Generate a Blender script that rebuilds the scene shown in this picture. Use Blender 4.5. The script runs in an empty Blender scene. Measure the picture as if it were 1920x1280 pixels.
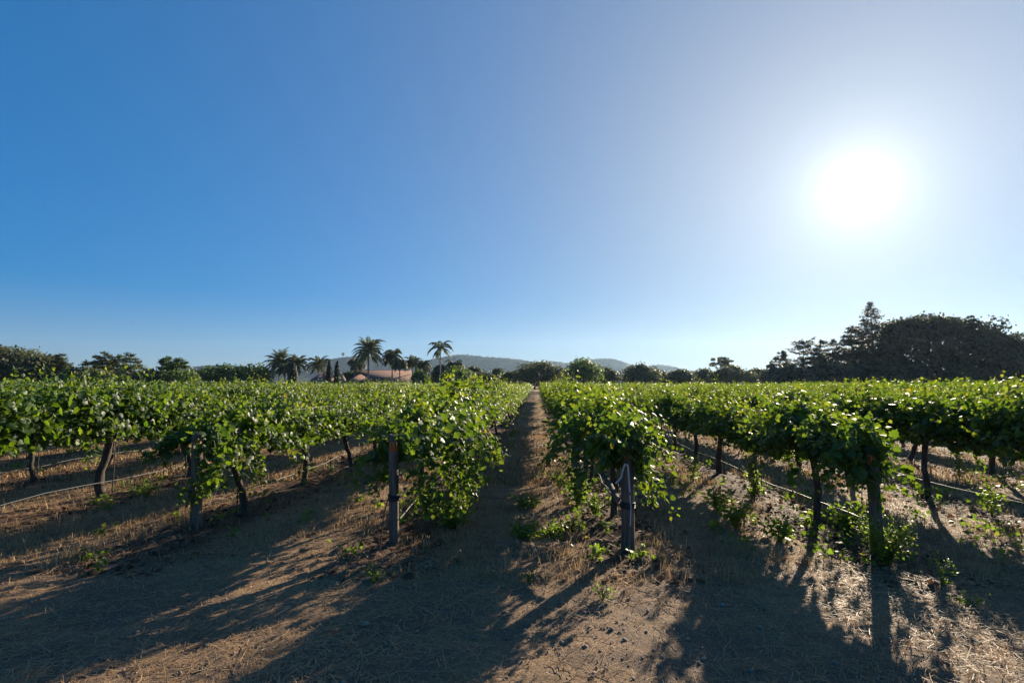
import bpy, math, random
import numpy as np
from mathutils import Vector, Matrix

S = bpy.context.scene
COL = S.collection
R = math.radians
rng = np.random.default_rng(7)
random.seed(7)

# ------------------------------------------------------------------ camera, sky, sun, exposure
CAM_H = 1.68
FPX = 960.0                       # focal length in photo pixels (18 mm on 36 mm)
YAW, PITCH = R(2.86), R(4.88)
cd = bpy.data.cameras.new('camera'); cam = bpy.data.objects.new('camera', cd); COL.objects.link(cam)
cd.lens = 18; cd.sensor_width = 36; cd.clip_start = 0.05; cd.clip_end = 20000
cam.location = (0, 0, CAM_H); cam.rotation_euler = (R(90) + PITCH, 0, YAW)
S.camera = cam

SUN_AZ, SUN_EL = R(32.0), R(18.0)          # azimuth from +Y towards +X
SUN = Vector((math.sin(SUN_AZ) * math.cos(SUN_EL), math.cos(SUN_AZ) * math.cos(SUN_EL), math.sin(SUN_EL)))

NEAR_SUN = 0.6
SKY_SAT, SKY_GAMMA, SKY_GAIN = 1.82, 0.60, 0.75
W = bpy.data.worlds.new('World'); S.world = W; W.use_nodes = True
wn, wl = W.node_tree.nodes, W.node_tree.links
wn.clear()
sky = wn.new('ShaderNodeTexSky'); sky.sky_type = 'NISHITA'; sky.sun_disc = False
sky.sun_elevation = SUN_EL; sky.sun_rotation = SUN_AZ
sky.air_density = 1.0; sky.dust_density = 0.0; sky.ozone_density = 6.0; sky.altitude = 50
hsv = wn.new('ShaderNodeHueSaturation'); hsv.inputs['Saturation'].default_value = SKY_SAT; hsv.inputs['Hue'].default_value = 0.509
# soften the sky's contrast between zenith and horizon
k1 = wn.new('ShaderNodeVectorMath'); k1.operation = 'SCALE'; k1.inputs['Scale'].default_value = 0.1; wl.new(sky.outputs[0], k1.inputs[0])
gmm = wn.new('ShaderNodeGamma'); gmm.inputs['Gamma'].default_value = SKY_GAMMA; wl.new(k1.outputs[0], gmm.inputs['Color'])
k2 = wn.new('ShaderNodeVectorMath'); k2.operation = 'SCALE'; k2.inputs['Scale'].default_value = 10.0 * SKY_GAIN; wl.new(gmm.outputs[0], k2.inputs[0])
wl.new(k2.outputs[0], hsv.inputs['Color'])
# circumsolar light: the forward-scattering ring of dusty air around the sun, by angle from the sun
tc = wn.new('ShaderNodeTexCoord')
nrm = wn.new('ShaderNodeVectorMath'); nrm.operation = 'NORMALIZE'; wl.new(tc.outputs['Generated'], nrm.inputs[0])
dot = wn.new('ShaderNodeVectorMath'); dot.operation = 'DOT_PRODUCT'; dot.inputs[1].default_value = SUN
wl.new(nrm.outputs[0], dot.inputs[0])
def wmath(op, a, b):
    n = wn.new('ShaderNodeMath'); n.operation = op
    for i, v in enumerate((a, b)):
        if v is None: continue
        if isinstance(v, (int, float)): n.inputs[i].default_value = v
        else: wl.new(v, n.inputs[i])
    return n.outputs[0]
ang = wmath('ARCCOSINE', wmath('MINIMUM', dot.outputs['Value'], 0.999999), None)
def lobe(amp, width):
    return wmath('MULTIPLY', wmath('EXPONENT', wmath('MULTIPLY', ang, -1.0 / width), None), amp)
AUR = [(6.0, R(2.2)), (0.6, R(8.0)), (5.8, R(19.5))]
tot = None
for a, w in AUR:
    l = lobe(a, w); tot = l if tot is None else wmath('ADD', tot, l)
mulc = wn.new('ShaderNodeVectorMath'); mulc.operation = 'SCALE'; mulc.inputs[0].default_value = (1.0, 0.975, 0.91)
wl.new(tot, mulc.inputs['Scale'])
addc = wn.new('ShaderNodeVectorMath'); addc.operation = 'ADD'
# dusty air takes a little red and green out of the sky close to the horizon
sxyz = wn.new('ShaderNodeSeparateXYZ'); wl.new(nrm.outputs[0], sxyz.inputs[0])
low = wmath('EXPONENT', wmath('MULTIPLY', wmath('ABSOLUTE', sxyz.outputs[2], None), -1.0 / 0.16), None)
ext = wn.new('ShaderNodeMix'); ext.data_type = 'RGBA'; ext.blend_type = 'MULTIPLY'; ext.inputs[7].default_value = (0.50, 0.60, 0.82, 1)
wl.new(low, ext.inputs[0]); wl.new(hsv.outputs[0], ext.inputs[6])
q2 = wmath('MULTIPLY', ang, 1.0 / R(40.0))
fade = wmath('SUBTRACT', 1.0, wmath('MULTIPLY', wmath('EXPONENT', wmath('MULTIPLY', wmath('MULTIPLY', q2, q2), -1.0), None), NEAR_SUN))
fsc = wn.new('ShaderNodeVectorMath'); fsc.operation = 'SCALE'; wl.new(ext.outputs[2], fsc.inputs[0]); wl.new(fade, fsc.inputs['Scale'])
wl.new(fsc.outputs[0], addc.inputs[0]); wl.new(mulc.outputs[0], addc.inputs[1])
bg = wn.new('ShaderNodeBackground'); bg.inputs['Strength'].default_value = 0.0545
wl.new(addc.outputs[0], bg.inputs['Color'])
wo = wn.new('ShaderNodeOutputWorld'); wl.new(bg.outputs[0], wo.inputs['Surface'])

ld = bpy.data.lights.new('sun', 'SUN'); ld.energy = 5.0; ld.angle = R(0.5); ld.color = (1.0, 0.845, 0.64)
sun = bpy.data.objects.new('sun', ld); COL.objects.link(sun); sun.location = (60, 90, 60)
sun.rotation_euler = (-SUN).to_track_quat('-Z', 'Y').to_euler()

S.view_settings.view_transform = 'Standard'; S.view_settings.look = 'None'
S.view_settings.gamma = 1; S.view_settings.exposure = 1.24
S.view_settings.use_curve_mapping = False
S.render.engine = 'CYCLES'
cy = S.cycles
cy.use_denoising = True; cy.max_bounces = 7; cy.diffuse_bounces = 3; cy.glossy_bounces = 2
cy.transmission_bounces = 4; cy.volume_bounces = 0; cy.transparent_max_bounces = 4
cy.sample_clamp_indirect = 6

# ------------------------------------------------------------------ helpers
_f = Vector((-math.sin(YAW), math.cos(YAW), 0)); _r = Vector((math.cos(YAW), math.sin(YAW), 0)); _u = Vector((0, 0, 1))
_fp = _f * math.cos(PITCH) + _u * math.sin(PITCH); _up = _u * math.cos(PITCH) - _f * math.sin(PITCH)
def at(px, py, d):
    """world point seen at photo pixel (px, py), d metres ahead along the ground direction of view"""
    v = _fp + _r * ((px - 960) / FPX) + _up * ((640 - py) / FPX)
    return Vector((0, 0, CAM_H)) + v * (d / v.dot(_f))
def gnd(px, py):
    v = _fp + _r * ((px - 960) / FPX) + _up * ((640 - py) / FPX)
    return Vector((0, 0, CAM_H)) + v * (CAM_H / -v.z)
def proj(p):
    q = Vector(p) - Vector((0, 0, CAM_H)); z = q.dot(_fp)
    if z < 0.1: return None
    return 960 + FPX * q.dot(_r) / z, 640 - FPX * q.dot(_up) / z, z

def tag(o, label=None, cat=None, group=None, kind=None):
    if label: o['label'] = label
    if cat: o['category'] = cat
    if group: o['group'] = group
    if kind: o['kind'] = kind
    return o
def link(name, me, parent=None, loc=None, rz=0):
    o = bpy.data.objects.new(name, me); COL.objects.link(o)
    if parent is not None: o.parent = parent
    if loc is not None: o.location = loc
    if rz: o.rotation_euler = (0, 0, rz)
    return o
def empty(name, loc, rz=0):
    o = bpy.data.objects.new(name, None); COL.objects.link(o); o.location = loc; o.rotation_euler = (0, 0, rz)
    o.empty_display_size = 0.1
    return o

class MB:
    """collects vertices, faces of any size, one float 'tint' per vertex and one material slot per face"""
    def __init__(s): s.v = []; s.t = []; s.loops = []; s.starts = []; s.mi = []; s.nv = 0; s.nl = 0
    def add(s, V, F, tint=0.5, mat=0):
        V = np.asarray(V, dtype=np.float32).reshape(-1, 3); F = np.asarray(F, dtype=np.int32)
        n = len(V); s.v.append(V)
        s.t.append(np.broadcast_to(np.asarray(tint, dtype=np.float32), (n,)) if np.ndim(tint) == 0 else np.asarray(tint, dtype=np.float32))
        k = F.shape[1]; s.loops.append((F + s.nv).ravel()); s.starts.append(np.arange(len(F), dtype=np.int32) * k + s.nl)
        s.mi.append(np.full(len(F), mat, dtype=np.int32)); s.nv += n; s.nl += F.size
        return s
    def mesh(s, name, mats, smooth=False):
        me = bpy.data.meshes.new(name)
        V = np.concatenate(s.v); L = np.concatenate(s.loops); st = np.concatenate(s.starts)
        me.vertices.add(len(V)); me.vertices.foreach_set('co', V.ravel())
        me.loops.add(len(L)); me.loops.foreach_set('vertex_index', L)
        me.polygons.add(len(st)); me.polygons.foreach_set('loop_start', st)
        me.polygons.foreach_set('material_index', np.concatenate(s.mi))
        me.update(calc_edges=True)
        a = me.attributes.new('tint', 'FLOAT', 'POINT'); a.data.foreach_set('value', np.concatenate(s.t).astype(np.float32))
        if smooth: me.polygons.foreach_set('use_smooth', np.ones(len(st), dtype=bool))
        for m in (mats if isinstance(mats, (list, tuple)) else [mats]): me.materials.append(m)
        me.validate(verbose=False)
        return me
    def build(s, name, mats, parent=None, loc=None, smooth=False, rz=0):
        return link(name, s.mesh(name, mats, smooth), parent, loc, rz)
    def tube(s, pts, radii, n=8, tint=0.5, mat=0, wob=0.0, cap=True):
        P = np.asarray(pts, dtype=float); m = len(P); Rr = np.broadcast_to(np.asarray(radii, dtype=float), (m,))
        T = np.gradient(P, axis=0); T /= np.linalg.norm(T, axis=1)[:, None] + 1e-9
        ref = np.array([0, 0, 1.0]) if abs(T[:, 2]).mean() < 0.8 else np.array([1.0, 0, 0])
        A = np.cross(T, ref); A /= np.linalg.norm(A, axis=1)[:, None] + 1e-9; B = np.cross(T, A)
        th = np.arange(n) * 2 * np.pi / n
        rr = Rr[:, None] * (1 + wob * (rng.random((m, n)) - 0.5))
        V = P[:, None, :] + rr[..., None] * (np.cos(th)[None, :, None] * A[:, None, :] + np.sin(th)[None, :, None] * B[:, None, :])
        i, j = np.meshgrid(np.arange(m - 1), np.arange(n), indexing='ij'); j2 = (j + 1) % n
        F = np.stack([i * n + j, i * n + j2, (i + 1) * n + j2, (i + 1) * n + j], -1).reshape(-1, 4)
        s.add(V.reshape(-1, 3), F, tint, mat)
        if cap:
            s.add(V[-1], [list(range(n))], tint, mat); s.add(V[0], [list(range(n))[::-1]], tint, mat)
        return s
    def box(s, lo, hi, tint=0.5, mat=0):
        x0, y0, z0 = lo; x1, y1, z1 = hi
        V = [(x0, y0, z0), (x1, y0, z0), (x1, y1, z0), (x0, y1, z0), (x0, y0, z1), (x1, y0, z1), (x1, y1, z1), (x0, y1, z1)]
        return s.add(V, [(0, 3, 2, 1), (4, 5, 6, 7), (0, 1, 5, 4), (1, 2, 6, 5), (2, 3, 7, 6), (3, 0, 4, 7)], tint, mat)

def unit(a): return a / (np.linalg.norm(a, axis=-1, keepdims=True) + 1e-9)
def vnoise(x, y, seed=0):
    xi, yi = np.floor(x).astype(np.int64), np.floor(y).astype(np.int64); xf, yf = x - xi, y - yi
    def h(a, b):
        n = (a * 374761393 + b * 668265263 + seed * 974711) & 0x7fffffff
        n = ((n ^ (n >> 13)) * 1274126177) & 0x7fffffff
        return ((n ^ (n >> 16)) & 0xffff) / 65535.0
    u, v = xf * xf * (3 - 2 * xf), yf * yf * (3 - 2 * yf)
    return (h(xi, yi) * (1 - u) + h(xi + 1, yi) * u) * (1 - v) + (h(xi, yi + 1) * (1 - u) + h(xi + 1, yi + 1) * u) * v
def fbm(x, y, o=4, seed=0):
    s, a = 0, 0.5
    for k in range(o): s = s + a * (vnoise(x * 2 ** k, y * 2 ** k, seed + k) - 0.5); a *= 0.5
    return s

# ------------------------------------------------------------------ materials
def mat(name):
    m = bpy.data.materials.new(name); m.use_nodes = True; nt = m.node_tree; nt.nodes.clear()
    out = nt.nodes.new('ShaderNodeOutputMaterial')
    return m, nt, nt.nodes, nt.links, out
def ramp(nd, ln, src, stops):
    r = nd.new('ShaderNodeValToRGB'); e = r.color_ramp.elements
    while len(e) > 1: e.remove(e[-1])
    e[0].position = stops[0][0]; e[0].color = (*stops[0][1], 1)
    for p, c in stops[1:]:
        x = e.new(p); x.color = (*c, 1)
    ln.new(src, r.inputs[0]); return r.outputs['Color']
def noise(nd, ln, co, scale, detail=4, rough=0.6):
    n = nd.new('ShaderNodeTexNoise'); n.inputs['Scale'].default_value = scale; n.inputs['Detail'].default_value = detail
    n.inputs['Roughness'].default_value = rough
    if co is not None: ln.new(co, n.inputs['Vector'])
    return n.outputs['Fac']
def leafmat(name, stops, tstops, trans=0.4, rough=0.4, spec=0.5, vein=True, noisy=12.0):
    m, nt, nd, ln, out = mat(name)
    at_ = nd.new('ShaderNodeAttribute'); at_.attribute_name = 'tint'
    geo = nd.new('ShaderNodeNewGeometry')
    nz = noise(nd, ln, geo.outputs['Position'], noisy, 2)
    mx = nd.new('ShaderNodeMath'); mx.operation = 'MULTIPLY_ADD'; mx.inputs[1].default_value = 0.3; ln.new(nz, mx.inputs[0])
    sb = nd.new('ShaderNodeMath'); sb.operation = 'SUBTRACT'; sb.inputs[1].default_value = 0.15; ln.new(at_.outputs['Fac'], sb.inputs[0])
    ln.new(sb.outputs[0], mx.inputs[2])
    c = ramp(nd, ln, mx.outputs[0], stops); t = ramp(nd, ln, mx.outputs[0], tstops)
    b = nd.new('ShaderNodeBsdfPrincipled'); ln.new(c, b.inputs['Base Color']); b.inputs['Roughness'].default_value = rough
    b.inputs['Specular IOR Level'].default_value = spec
    tr = nd.new('ShaderNodeBsdfTranslucent'); ln.new(t, tr.inputs['Color'])
    mixs = nd.new('ShaderNodeMixShader'); mixs.inputs[0].default_value = trans
    ln.new(b.outputs[0], mixs.inputs[1]); ln.new(tr.outputs[0], mixs.inputs[2]); ln.new(mixs.outputs[0], out.inputs[0])
    return m
def barkmat(name, c0, c1, scale=18, bump=0.6, rough=0.9, zst=0.25):
    m, nt, nd, ln, out = mat(name)
    tcn = nd.new('ShaderNodeTexCoord'); mp = nd.new('ShaderNodeMapping'); mp.inputs['Scale'].default_value = (1, 1, zst)
    ln.new(tcn.outputs['Object'], mp.inputs[0])
    n1 = noise(nd, ln, mp.outputs[0], scale, 6, 0.7)
    c = ramp(nd, ln, n1, [(0.3, c0), (0.7, c1)])
    b = nd.new('ShaderNodeBsdfPrincipled'); ln.new(c, b.inputs['Base Color']); b.inputs['Roughness'].default_value = rough
    bp = nd.new('ShaderNodeBump'); bp.inputs['Strength'].default_value = bump; bp.inputs['Distance'].default_value = 0.03
    ln.new(n1, bp.inputs['Height']); ln.new(bp.outputs[0], b.inputs['Normal']); ln.new(b.outputs[0], out.inputs[0])
    return m
def plain(name, c, rough=0.6, metal=0.0, vary=0.25, scale=20):
    m, nt, nd, ln, out = mat(name)
    tcn = nd.new('ShaderNodeTexCoord'); n1 = noise(nd, ln, tcn.outputs['Object'], scale, 4)
    cc = ramp(nd, ln, n1, [(0.3, tuple(x * (1 - vary) for x in c)), (0.7, tuple(min(1, x * (1 + vary)) for x in c))])
    b = nd.new('ShaderNodeBsdfPrincipled'); ln.new(cc, b.inputs['Base Color'])
    b.inputs['Roughness'].default_value = rough; b.inputs['Metallic'].default_value = metal
    ln.new(b.outputs[0], out.inputs[0]); return m

M = {}
M['vine_leaf'] = leafmat('vine_leaf',
    [(0.0, (0.018, 0.042, 0.010)), (0.45, (0.034, 0.074, 0.016)), (0.8, (0.065, 0.115, 0.020)), (0.93, (0.13, 0.17, 0.03)), (1.0, (0.30, 0.24, 0.03))],
    [(0.0, (0.09, 0.21, 0.012)), (0.5, (0.24, 0.38, 0.018)), (0.85, (0.44, 0.52, 0.03)), (1.0, (0.60, 0.46, 0.03))], trans=0.35, rough=0.50, spec=0.34, noisy=9)
M['weed_leaf'] = leafmat('weed_leaf',
    [(0.0, (0.04, 0.07, 0.015)), (0.6, (0.08, 0.14, 0.02)), (1.0, (0.20, 0.20, 0.04))],
    [(0.0, (0.14, 0.26, 0.02)), (0.7, (0.28, 0.44, 0.03)), (1.0, (0.45, 0.42, 0.06))], trans=0.45, rough=0.5, spec=0.35)
M['dry_grass'] = leafmat('dry_grass',
    [(0.0, (0.18, 0.105, 0.05)), (0.5, (0.40, 0.25, 0.125)), (0.9, (0.56, 0.39, 0.215)), (1.0, (0.16, 0.16, 0.04))],
    [(0.0, (0.20, 0.12, 0.05)), (0.5, (0.40, 0.26, 0.13)), (0.9, (0.55, 0.40, 0.22)), (1.0, (0.25, 0.28, 0.05))], trans=0.3, rough=0.6, spec=0.3, noisy=3)
M['litter'] = leafmat('litter',
    [(0.0, (0.05, 0.03, 0.02)), (0.5, (0.16, 0.085, 0.05)), (1.0, (0.30, 0.17, 0.09))],
    [(0.0, (0.06, 0.03, 0.02)), (1.0, (0.30, 0.15, 0.07))], trans=0.15, rough=0.8, spec=0.2)
M['vine_bark'] = barkmat('vine_bark', (0.025, 0.018, 0.013), (0.11, 0.08, 0.06), 26, 0.9)
M['post_wood'] = barkmat('post_wood', (0.03, 0.022, 0.016), (0.24, 0.175, 0.13), 26, 1.0, 0.85, 0.08)
M['dark_wire'] = plain('dark_wire', (0.02, 0.018, 0.017), 0.6)
M['wire'] = plain('wire', (0.16, 0.15, 0.145), 0.6, 0.4)
M['hose'] = plain('hose', (0.055, 0.052, 0.05), 0.55, 0.0, 0.3, 3)
M['rope'] = plain('rope', (0.55, 0.50, 0.47), 0.8)
M['grey_stick'] = barkmat('grey_stick', (0.08, 0.065, 0.055), (0.24, 0.20, 0.17), 30, 0.5, 0.85, 0.2)
M['tag_orange'] = plain('tag_orange', (0.55, 0.16, 0.03), 0.55, 0.0, 0.15)
M['tag_ink'] = plain('tag_ink', (0.05, 0.015, 0.008), 0.6)
def treeleaf(name, c, spread=0.45, trans=0.32):
    lo = tuple(x * (1 - spread) for x in c); hi = tuple(x * (1 + spread) for x in c)
    return leafmat(name, [(0.0, lo), (1.0, hi)], [(0.0, tuple(x * 1.6 for x in lo)), (1.0, tuple(x * 2.2 for x in hi))], trans, 0.55, 0.3, noisy=0.35)
M['oak'] = treeleaf('oak_leaf', (0.072, 0.080, 0.030))
M['conifer'] = treeleaf('conifer_leaf', (0.105, 0.122, 0.036))
M['broad'] = treeleaf('broad_leaf', (0.10, 0.145, 0.032))
M['dull'] = treeleaf('dull_leaf', (0.065, 0.078, 0.036))
M['palm'] = treeleaf('palm_leaf', (0.085, 0.10, 0.042))
M['cypress'] = treeleaf('cypress_leaf', (0.022, 0.032, 0.014))
M['pine_dark'] = treeleaf('pine_dark_leaf', (0.045, 0.055, 0.030))
M['bark'] = barkmat('bark', (0.05, 0.04, 0.03), (0.16, 0.13, 0.10), 4, 0.5)
M['palm_bark'] = barkmat('palm_bark', (0.14, 0.12, 0.10), (0.36, 0.32, 0.28), 3, 0.4, 0.9, 2.5)
M['stucco'] = plain('stucco', (0.62, 0.50, 0.38), 0.9, 0, 0.08, 1.5)
M['trim'] = plain('trim', (0.78, 0.66, 0.52), 0.7, 0, 0.06, 2)
M['pale_wall'] = plain('pale_wall', (0.52, 0.53, 0.55), 0.9, 0, 0.08, 1)
M['glass'] = plain('glass', (0.03, 0.035, 0.04), 0.1, 0, 0.1, 1)
M['slate'] = plain('slate', (0.13, 0.13, 0.14), 0.8, 0, 0.2, 2)
M['bird'] = plain('bird', (0.05, 0.05, 0.055), 0.7)
def tilemat():
    m, nt, nd, ln, out = mat('roof_tile')
    tcn = nd.new('ShaderNodeTexCoord')
    wv = nd.new('ShaderNodeTexWave'); wv.wave_type = 'BANDS'; wv.bands_direction = 'X'; wv.inputs['Scale'].default_value = 1.3
    wv.inputs['Distortion'].default_value = 0.3; ln.new(tcn.outputs['Object'], wv.inputs[0])
    wz = nd.new('ShaderNodeTexWave'); wz.bands_direction = 'Z'; wz.inputs['Scale'].default_value = 1.6; ln.new(tcn.outputs['Object'], wz.inputs[0])
    n1 = noise(nd, ln, tcn.outputs['Object'], 2.5, 5, 0.75)
    c = ramp(nd, ln, n1, [(0.30, (0.085, 0.045, 0.032)), (0.5, (0.16, 0.088, 0.062)), (0.70, (0.27, 0.155, 0.112))])
    b = nd.new('ShaderNodeBsdfPrincipled'); ln.new(c, b.inputs['Base Color']); b.inputs['Roughness'].default_value = 0.85
    ad = nd.new('ShaderNodeMath'); ad.operation = 'ADD'; ln.new(wv.outputs['Fac'], ad.inputs[0]); ln.new(wz.outputs['Fac'], ad.inputs[1])
    bp = nd.new('ShaderNodeBump'); bp.inputs['Strength'].default_value = 0.6; bp.inputs['Distance'].default_value = 0.05
    ln.new(ad.outputs[0], bp.inputs['Height']); ln.new(bp.outputs[0], b.inputs['Normal']); ln.new(b.outputs[0], out.inputs[0])
    return m
M['tile'] = tilemat()

ROW0X, ROWS = 0.92, 2.45          # x of the row right of the path, spacing
def row_x(i): return ROW0X + ROWS * (i - 3)

def groundmat():
    m, nt, nd, ln, out = mat('soil_and_straw')
    geo = nd.new('ShaderNodeNewGeometry'); P = geo.outputs['Position']
    sx = nd.new('ShaderNodeSeparateXYZ'); ln.new(P, sx.inputs[0])
    def mth(op, a, b=None, c=None):
        n = nd.new('ShaderNodeMath'); n.operation = op
        for i, v in enumerate((a, b, c)):
            if v is None: continue
            if isinstance(v, (int, float)): n.inputs[i].default_value = v
            else: ln.new(v, n.inputs[i])
        return n.outputs[0]
    def mixc(f, a, b):
        n = nd.new('ShaderNodeMix'); n.data_type = 'RGBA'
        ln.new(f, n.inputs[0])
        for k, v in ((6, a), (7, b)):
            if isinstance(v, tuple): n.inputs[k].default_value = (*v, 1)
            else: ln.new(v, n.inputs[k])
        return n.outputs[2]
    nb = noise(nd, ln, P, 0.55, 5, 0.6); nm = noise(nd, ln, P, 3.2, 5, 0.65); nf = noise(nd, ln, P, 34, 5, 0.7); nf2 = noise(nd, ln, P, 110, 3, 0.7)
    # distance from the nearest vine row, inside the vineyard
    u = mth('DIVIDE', mth('SUBTRACT', sx.outputs[0], ROW0X), ROWS)
    d = mth('ABSOLUTE', mth('SUBTRACT', u, mth('ROUND', u)))
    band = nd.new('ShaderNodeMapRange'); band.inputs[1].default_value = 0.10; band.inputs[2].default_value = 0.26; band.interpolation_type = 'SMOOTHSTEP'
    ln.new(mth('ADD', d, mth('MULTIPLY', mth('SUBTRACT', nm, 0.5), 0.28)), band.inputs[0])
    iny = nd.new('ShaderNodeMapRange'); iny.inputs[1].default_value = 4.6; iny.inputs[2].default_value = 5.8; ln.new(mth('ADD', sx.outputs[1], nm), iny.inputs[0])
    strawc = ramp(nd, ln, nf, [(0.25, (0.12, 0.07, 0.036)), (0.5, (0.36, 0.228, 0.122)), (0.75, (0.58, 0.395, 0.225))])
    soilc = ramp(nd, ln, nf, [(0.25, (0.05, 0.029, 0.018)), (0.5, (0.125, 0.075, 0.047)), (0.8, (0.26, 0.16, 0.10))])
    gravc = ramp(nd, ln, nf2, [(0.3, (0.055, 0.037, 0.026)), (0.5, (0.21, 0.142, 0.094)), (0.72, (0.46, 0.325, 0.22))])
    rowmask = mth('MULTIPLY', mth('SUBTRACT', 1.0, band.outputs[0]), iny.outputs[0])
    # headland in front: gravelly soil with straw patches
    patch = nd.new('ShaderNodeMapRange'); patch.inputs[1].default_value = 0.42; patch.inputs[2].default_value = 0.60; patch.interpolation_type = 'SMOOTHSTEP'
    ln.new(mth('ADD', mth('MULTIPLY', nb, 0.6), mth('MULTIPLY', nm, 0.4)), patch.inputs[0])
    head = mixc(patch.outputs[0], gravc, strawc)
    mid = mixc(patch.outputs[0], mixc(nm, soilc, strawc), strawc)
    inside = mixc(rowmask, mid, soilc)
    col = mixc(iny.outputs[0], head, inside)
    green = nd.new('ShaderNodeMapRange'); green.inputs[1].default_value = 0.62; green.inputs[2].default_value = 0.75
    ln.new(noise(nd, ln, P, 0.9, 4, 0.6), green.inputs[0])
    gm = mth('MULTIPLY', green.outputs[0], mth('MULTIPLY', iny.outputs[0], 0.5))
    col = mixc(gm, col, (0.075, 0.085, 0.025))
    b = nd.new('ShaderNodeBsdfPrincipled'); ln.new(col, b.inputs['Base Color']); b.inputs['Roughness'].default_value = 0.85
    b.inputs['Specular IOR Level'].default_value = 0.2
    bp = nd.new('ShaderNodeBump'); bp.inputs['Strength'].default_value = 1.0; bp.inputs['Distance'].default_value = 0.04
    ln.new(mth('ADD', nf, mth('MULTIPLY', nf2, 0.5)), bp.inputs['Height'])
    ln.new(bp.outputs[0], b.inputs['Normal']); ln.new(b.outputs[0], out.inputs[0])
    return m
M['ground'] = groundmat()
def hillmat():
    m, nt, nd, ln, out = mat('hillside')
    geo = nd.new('ShaderNodeNewGeometry')
    n1 = noise(nd, ln, geo.outputs['Position'], 0.012, 8, 0.7)
    n2 = noise(nd, ln, geo.outputs['Position'], 0.06, 4, 0.7)
    ad = nd.new('ShaderNodeMath'); ad.operation = 'MULTIPLY_ADD'; ad.inputs[1].default_value = 0.4; ln.new(n2, ad.inputs[0]); ln.new(n1, ad.inputs[2])
    c = ramp(nd, ln, ad.outputs[0], [(0.55, (0.014, 0.022, 0.023)), (0.72, (0.030, 0.037, 0.032)), (0.95, (0.08, 0.072, 0.055))])
    b = nd.new('ShaderNodeBsdfPrincipled'); ln.new(c, b.inputs['Base Color']); b.inputs['Roughness'].default_value = 1; b.inputs['Specular IOR Level'].default_value = 0
    ln.new(b.outputs[0], out.inputs[0]); return m
M['hill'] = hillmat()

# ------------------------------------------------------------------ ground: one sheet, fine near the camera, reaching the horizon
def ground_h(x, y):
    near = np.exp(-((np.maximum(0, np.abs(x) - 14)) / 30.0) ** 2) * np.exp(-(np.maximum(0, y - 30) / 60.0) ** 2)
    u = (x - ROW0X) / ROWS; d = np.abs(u - np.round(u)) * ROWS
    iny = np.clip((y - 4.8) / 1.5, 0, 1)
    berm = 0.05 * np.exp(-(d / 0.35) ** 2) * iny
    z = berm + 0.10 * fbm(x * 0.45, y * 0.45, 3, 3) + 0.055 * fbm(x * 2.2, y * 2.2, 4, 11) + 0.03 * fbm(x * 9, y * 9, 3, 21)
    return z * near - 0.02
def graded(lo, hi, step, ends, grow):
    a = list(np.arange(lo, hi + 1e-6, step)); s = step
    while a[-1] < ends[1]: s *= grow; a.append(a[-1] + s)
    s = step; b = [a[0]]
    while b[-1] > ends[0]: s *= grow; b.append(b[-1] - s)
    return np.array(b[::-1][:-1] + a)
gx = graded(-5.0, 6.0, 0.04, (-3200, 3200), 1.09); gy = graded(2.2, 9.0, 0.04, (-300, 3200), 1.07)
GX, GY = np.meshgrid(gx, gy, indexing='ij')
GZ = ground_h(GX, GY)
ii, jj = np.meshgrid(np.arange(len(gx) - 1), np.arange(len(gy) - 1), indexing='ij'); ny = len(gy)
GF = np.stack([ii * ny + jj, (ii + 1) * ny + jj, (ii + 1) * ny + jj + 1, ii * ny + jj + 1], -1).reshape(-1, 4)
g = MB(); g.add(np.stack([GX, GY, GZ], -1).reshape(-1, 3), GF)
tag(g.build('ground', M['ground'], smooth=True), kind='structure')
def gz(x, y): return float(ground_h(np.array([x]), np.array([y]))[0])

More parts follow.
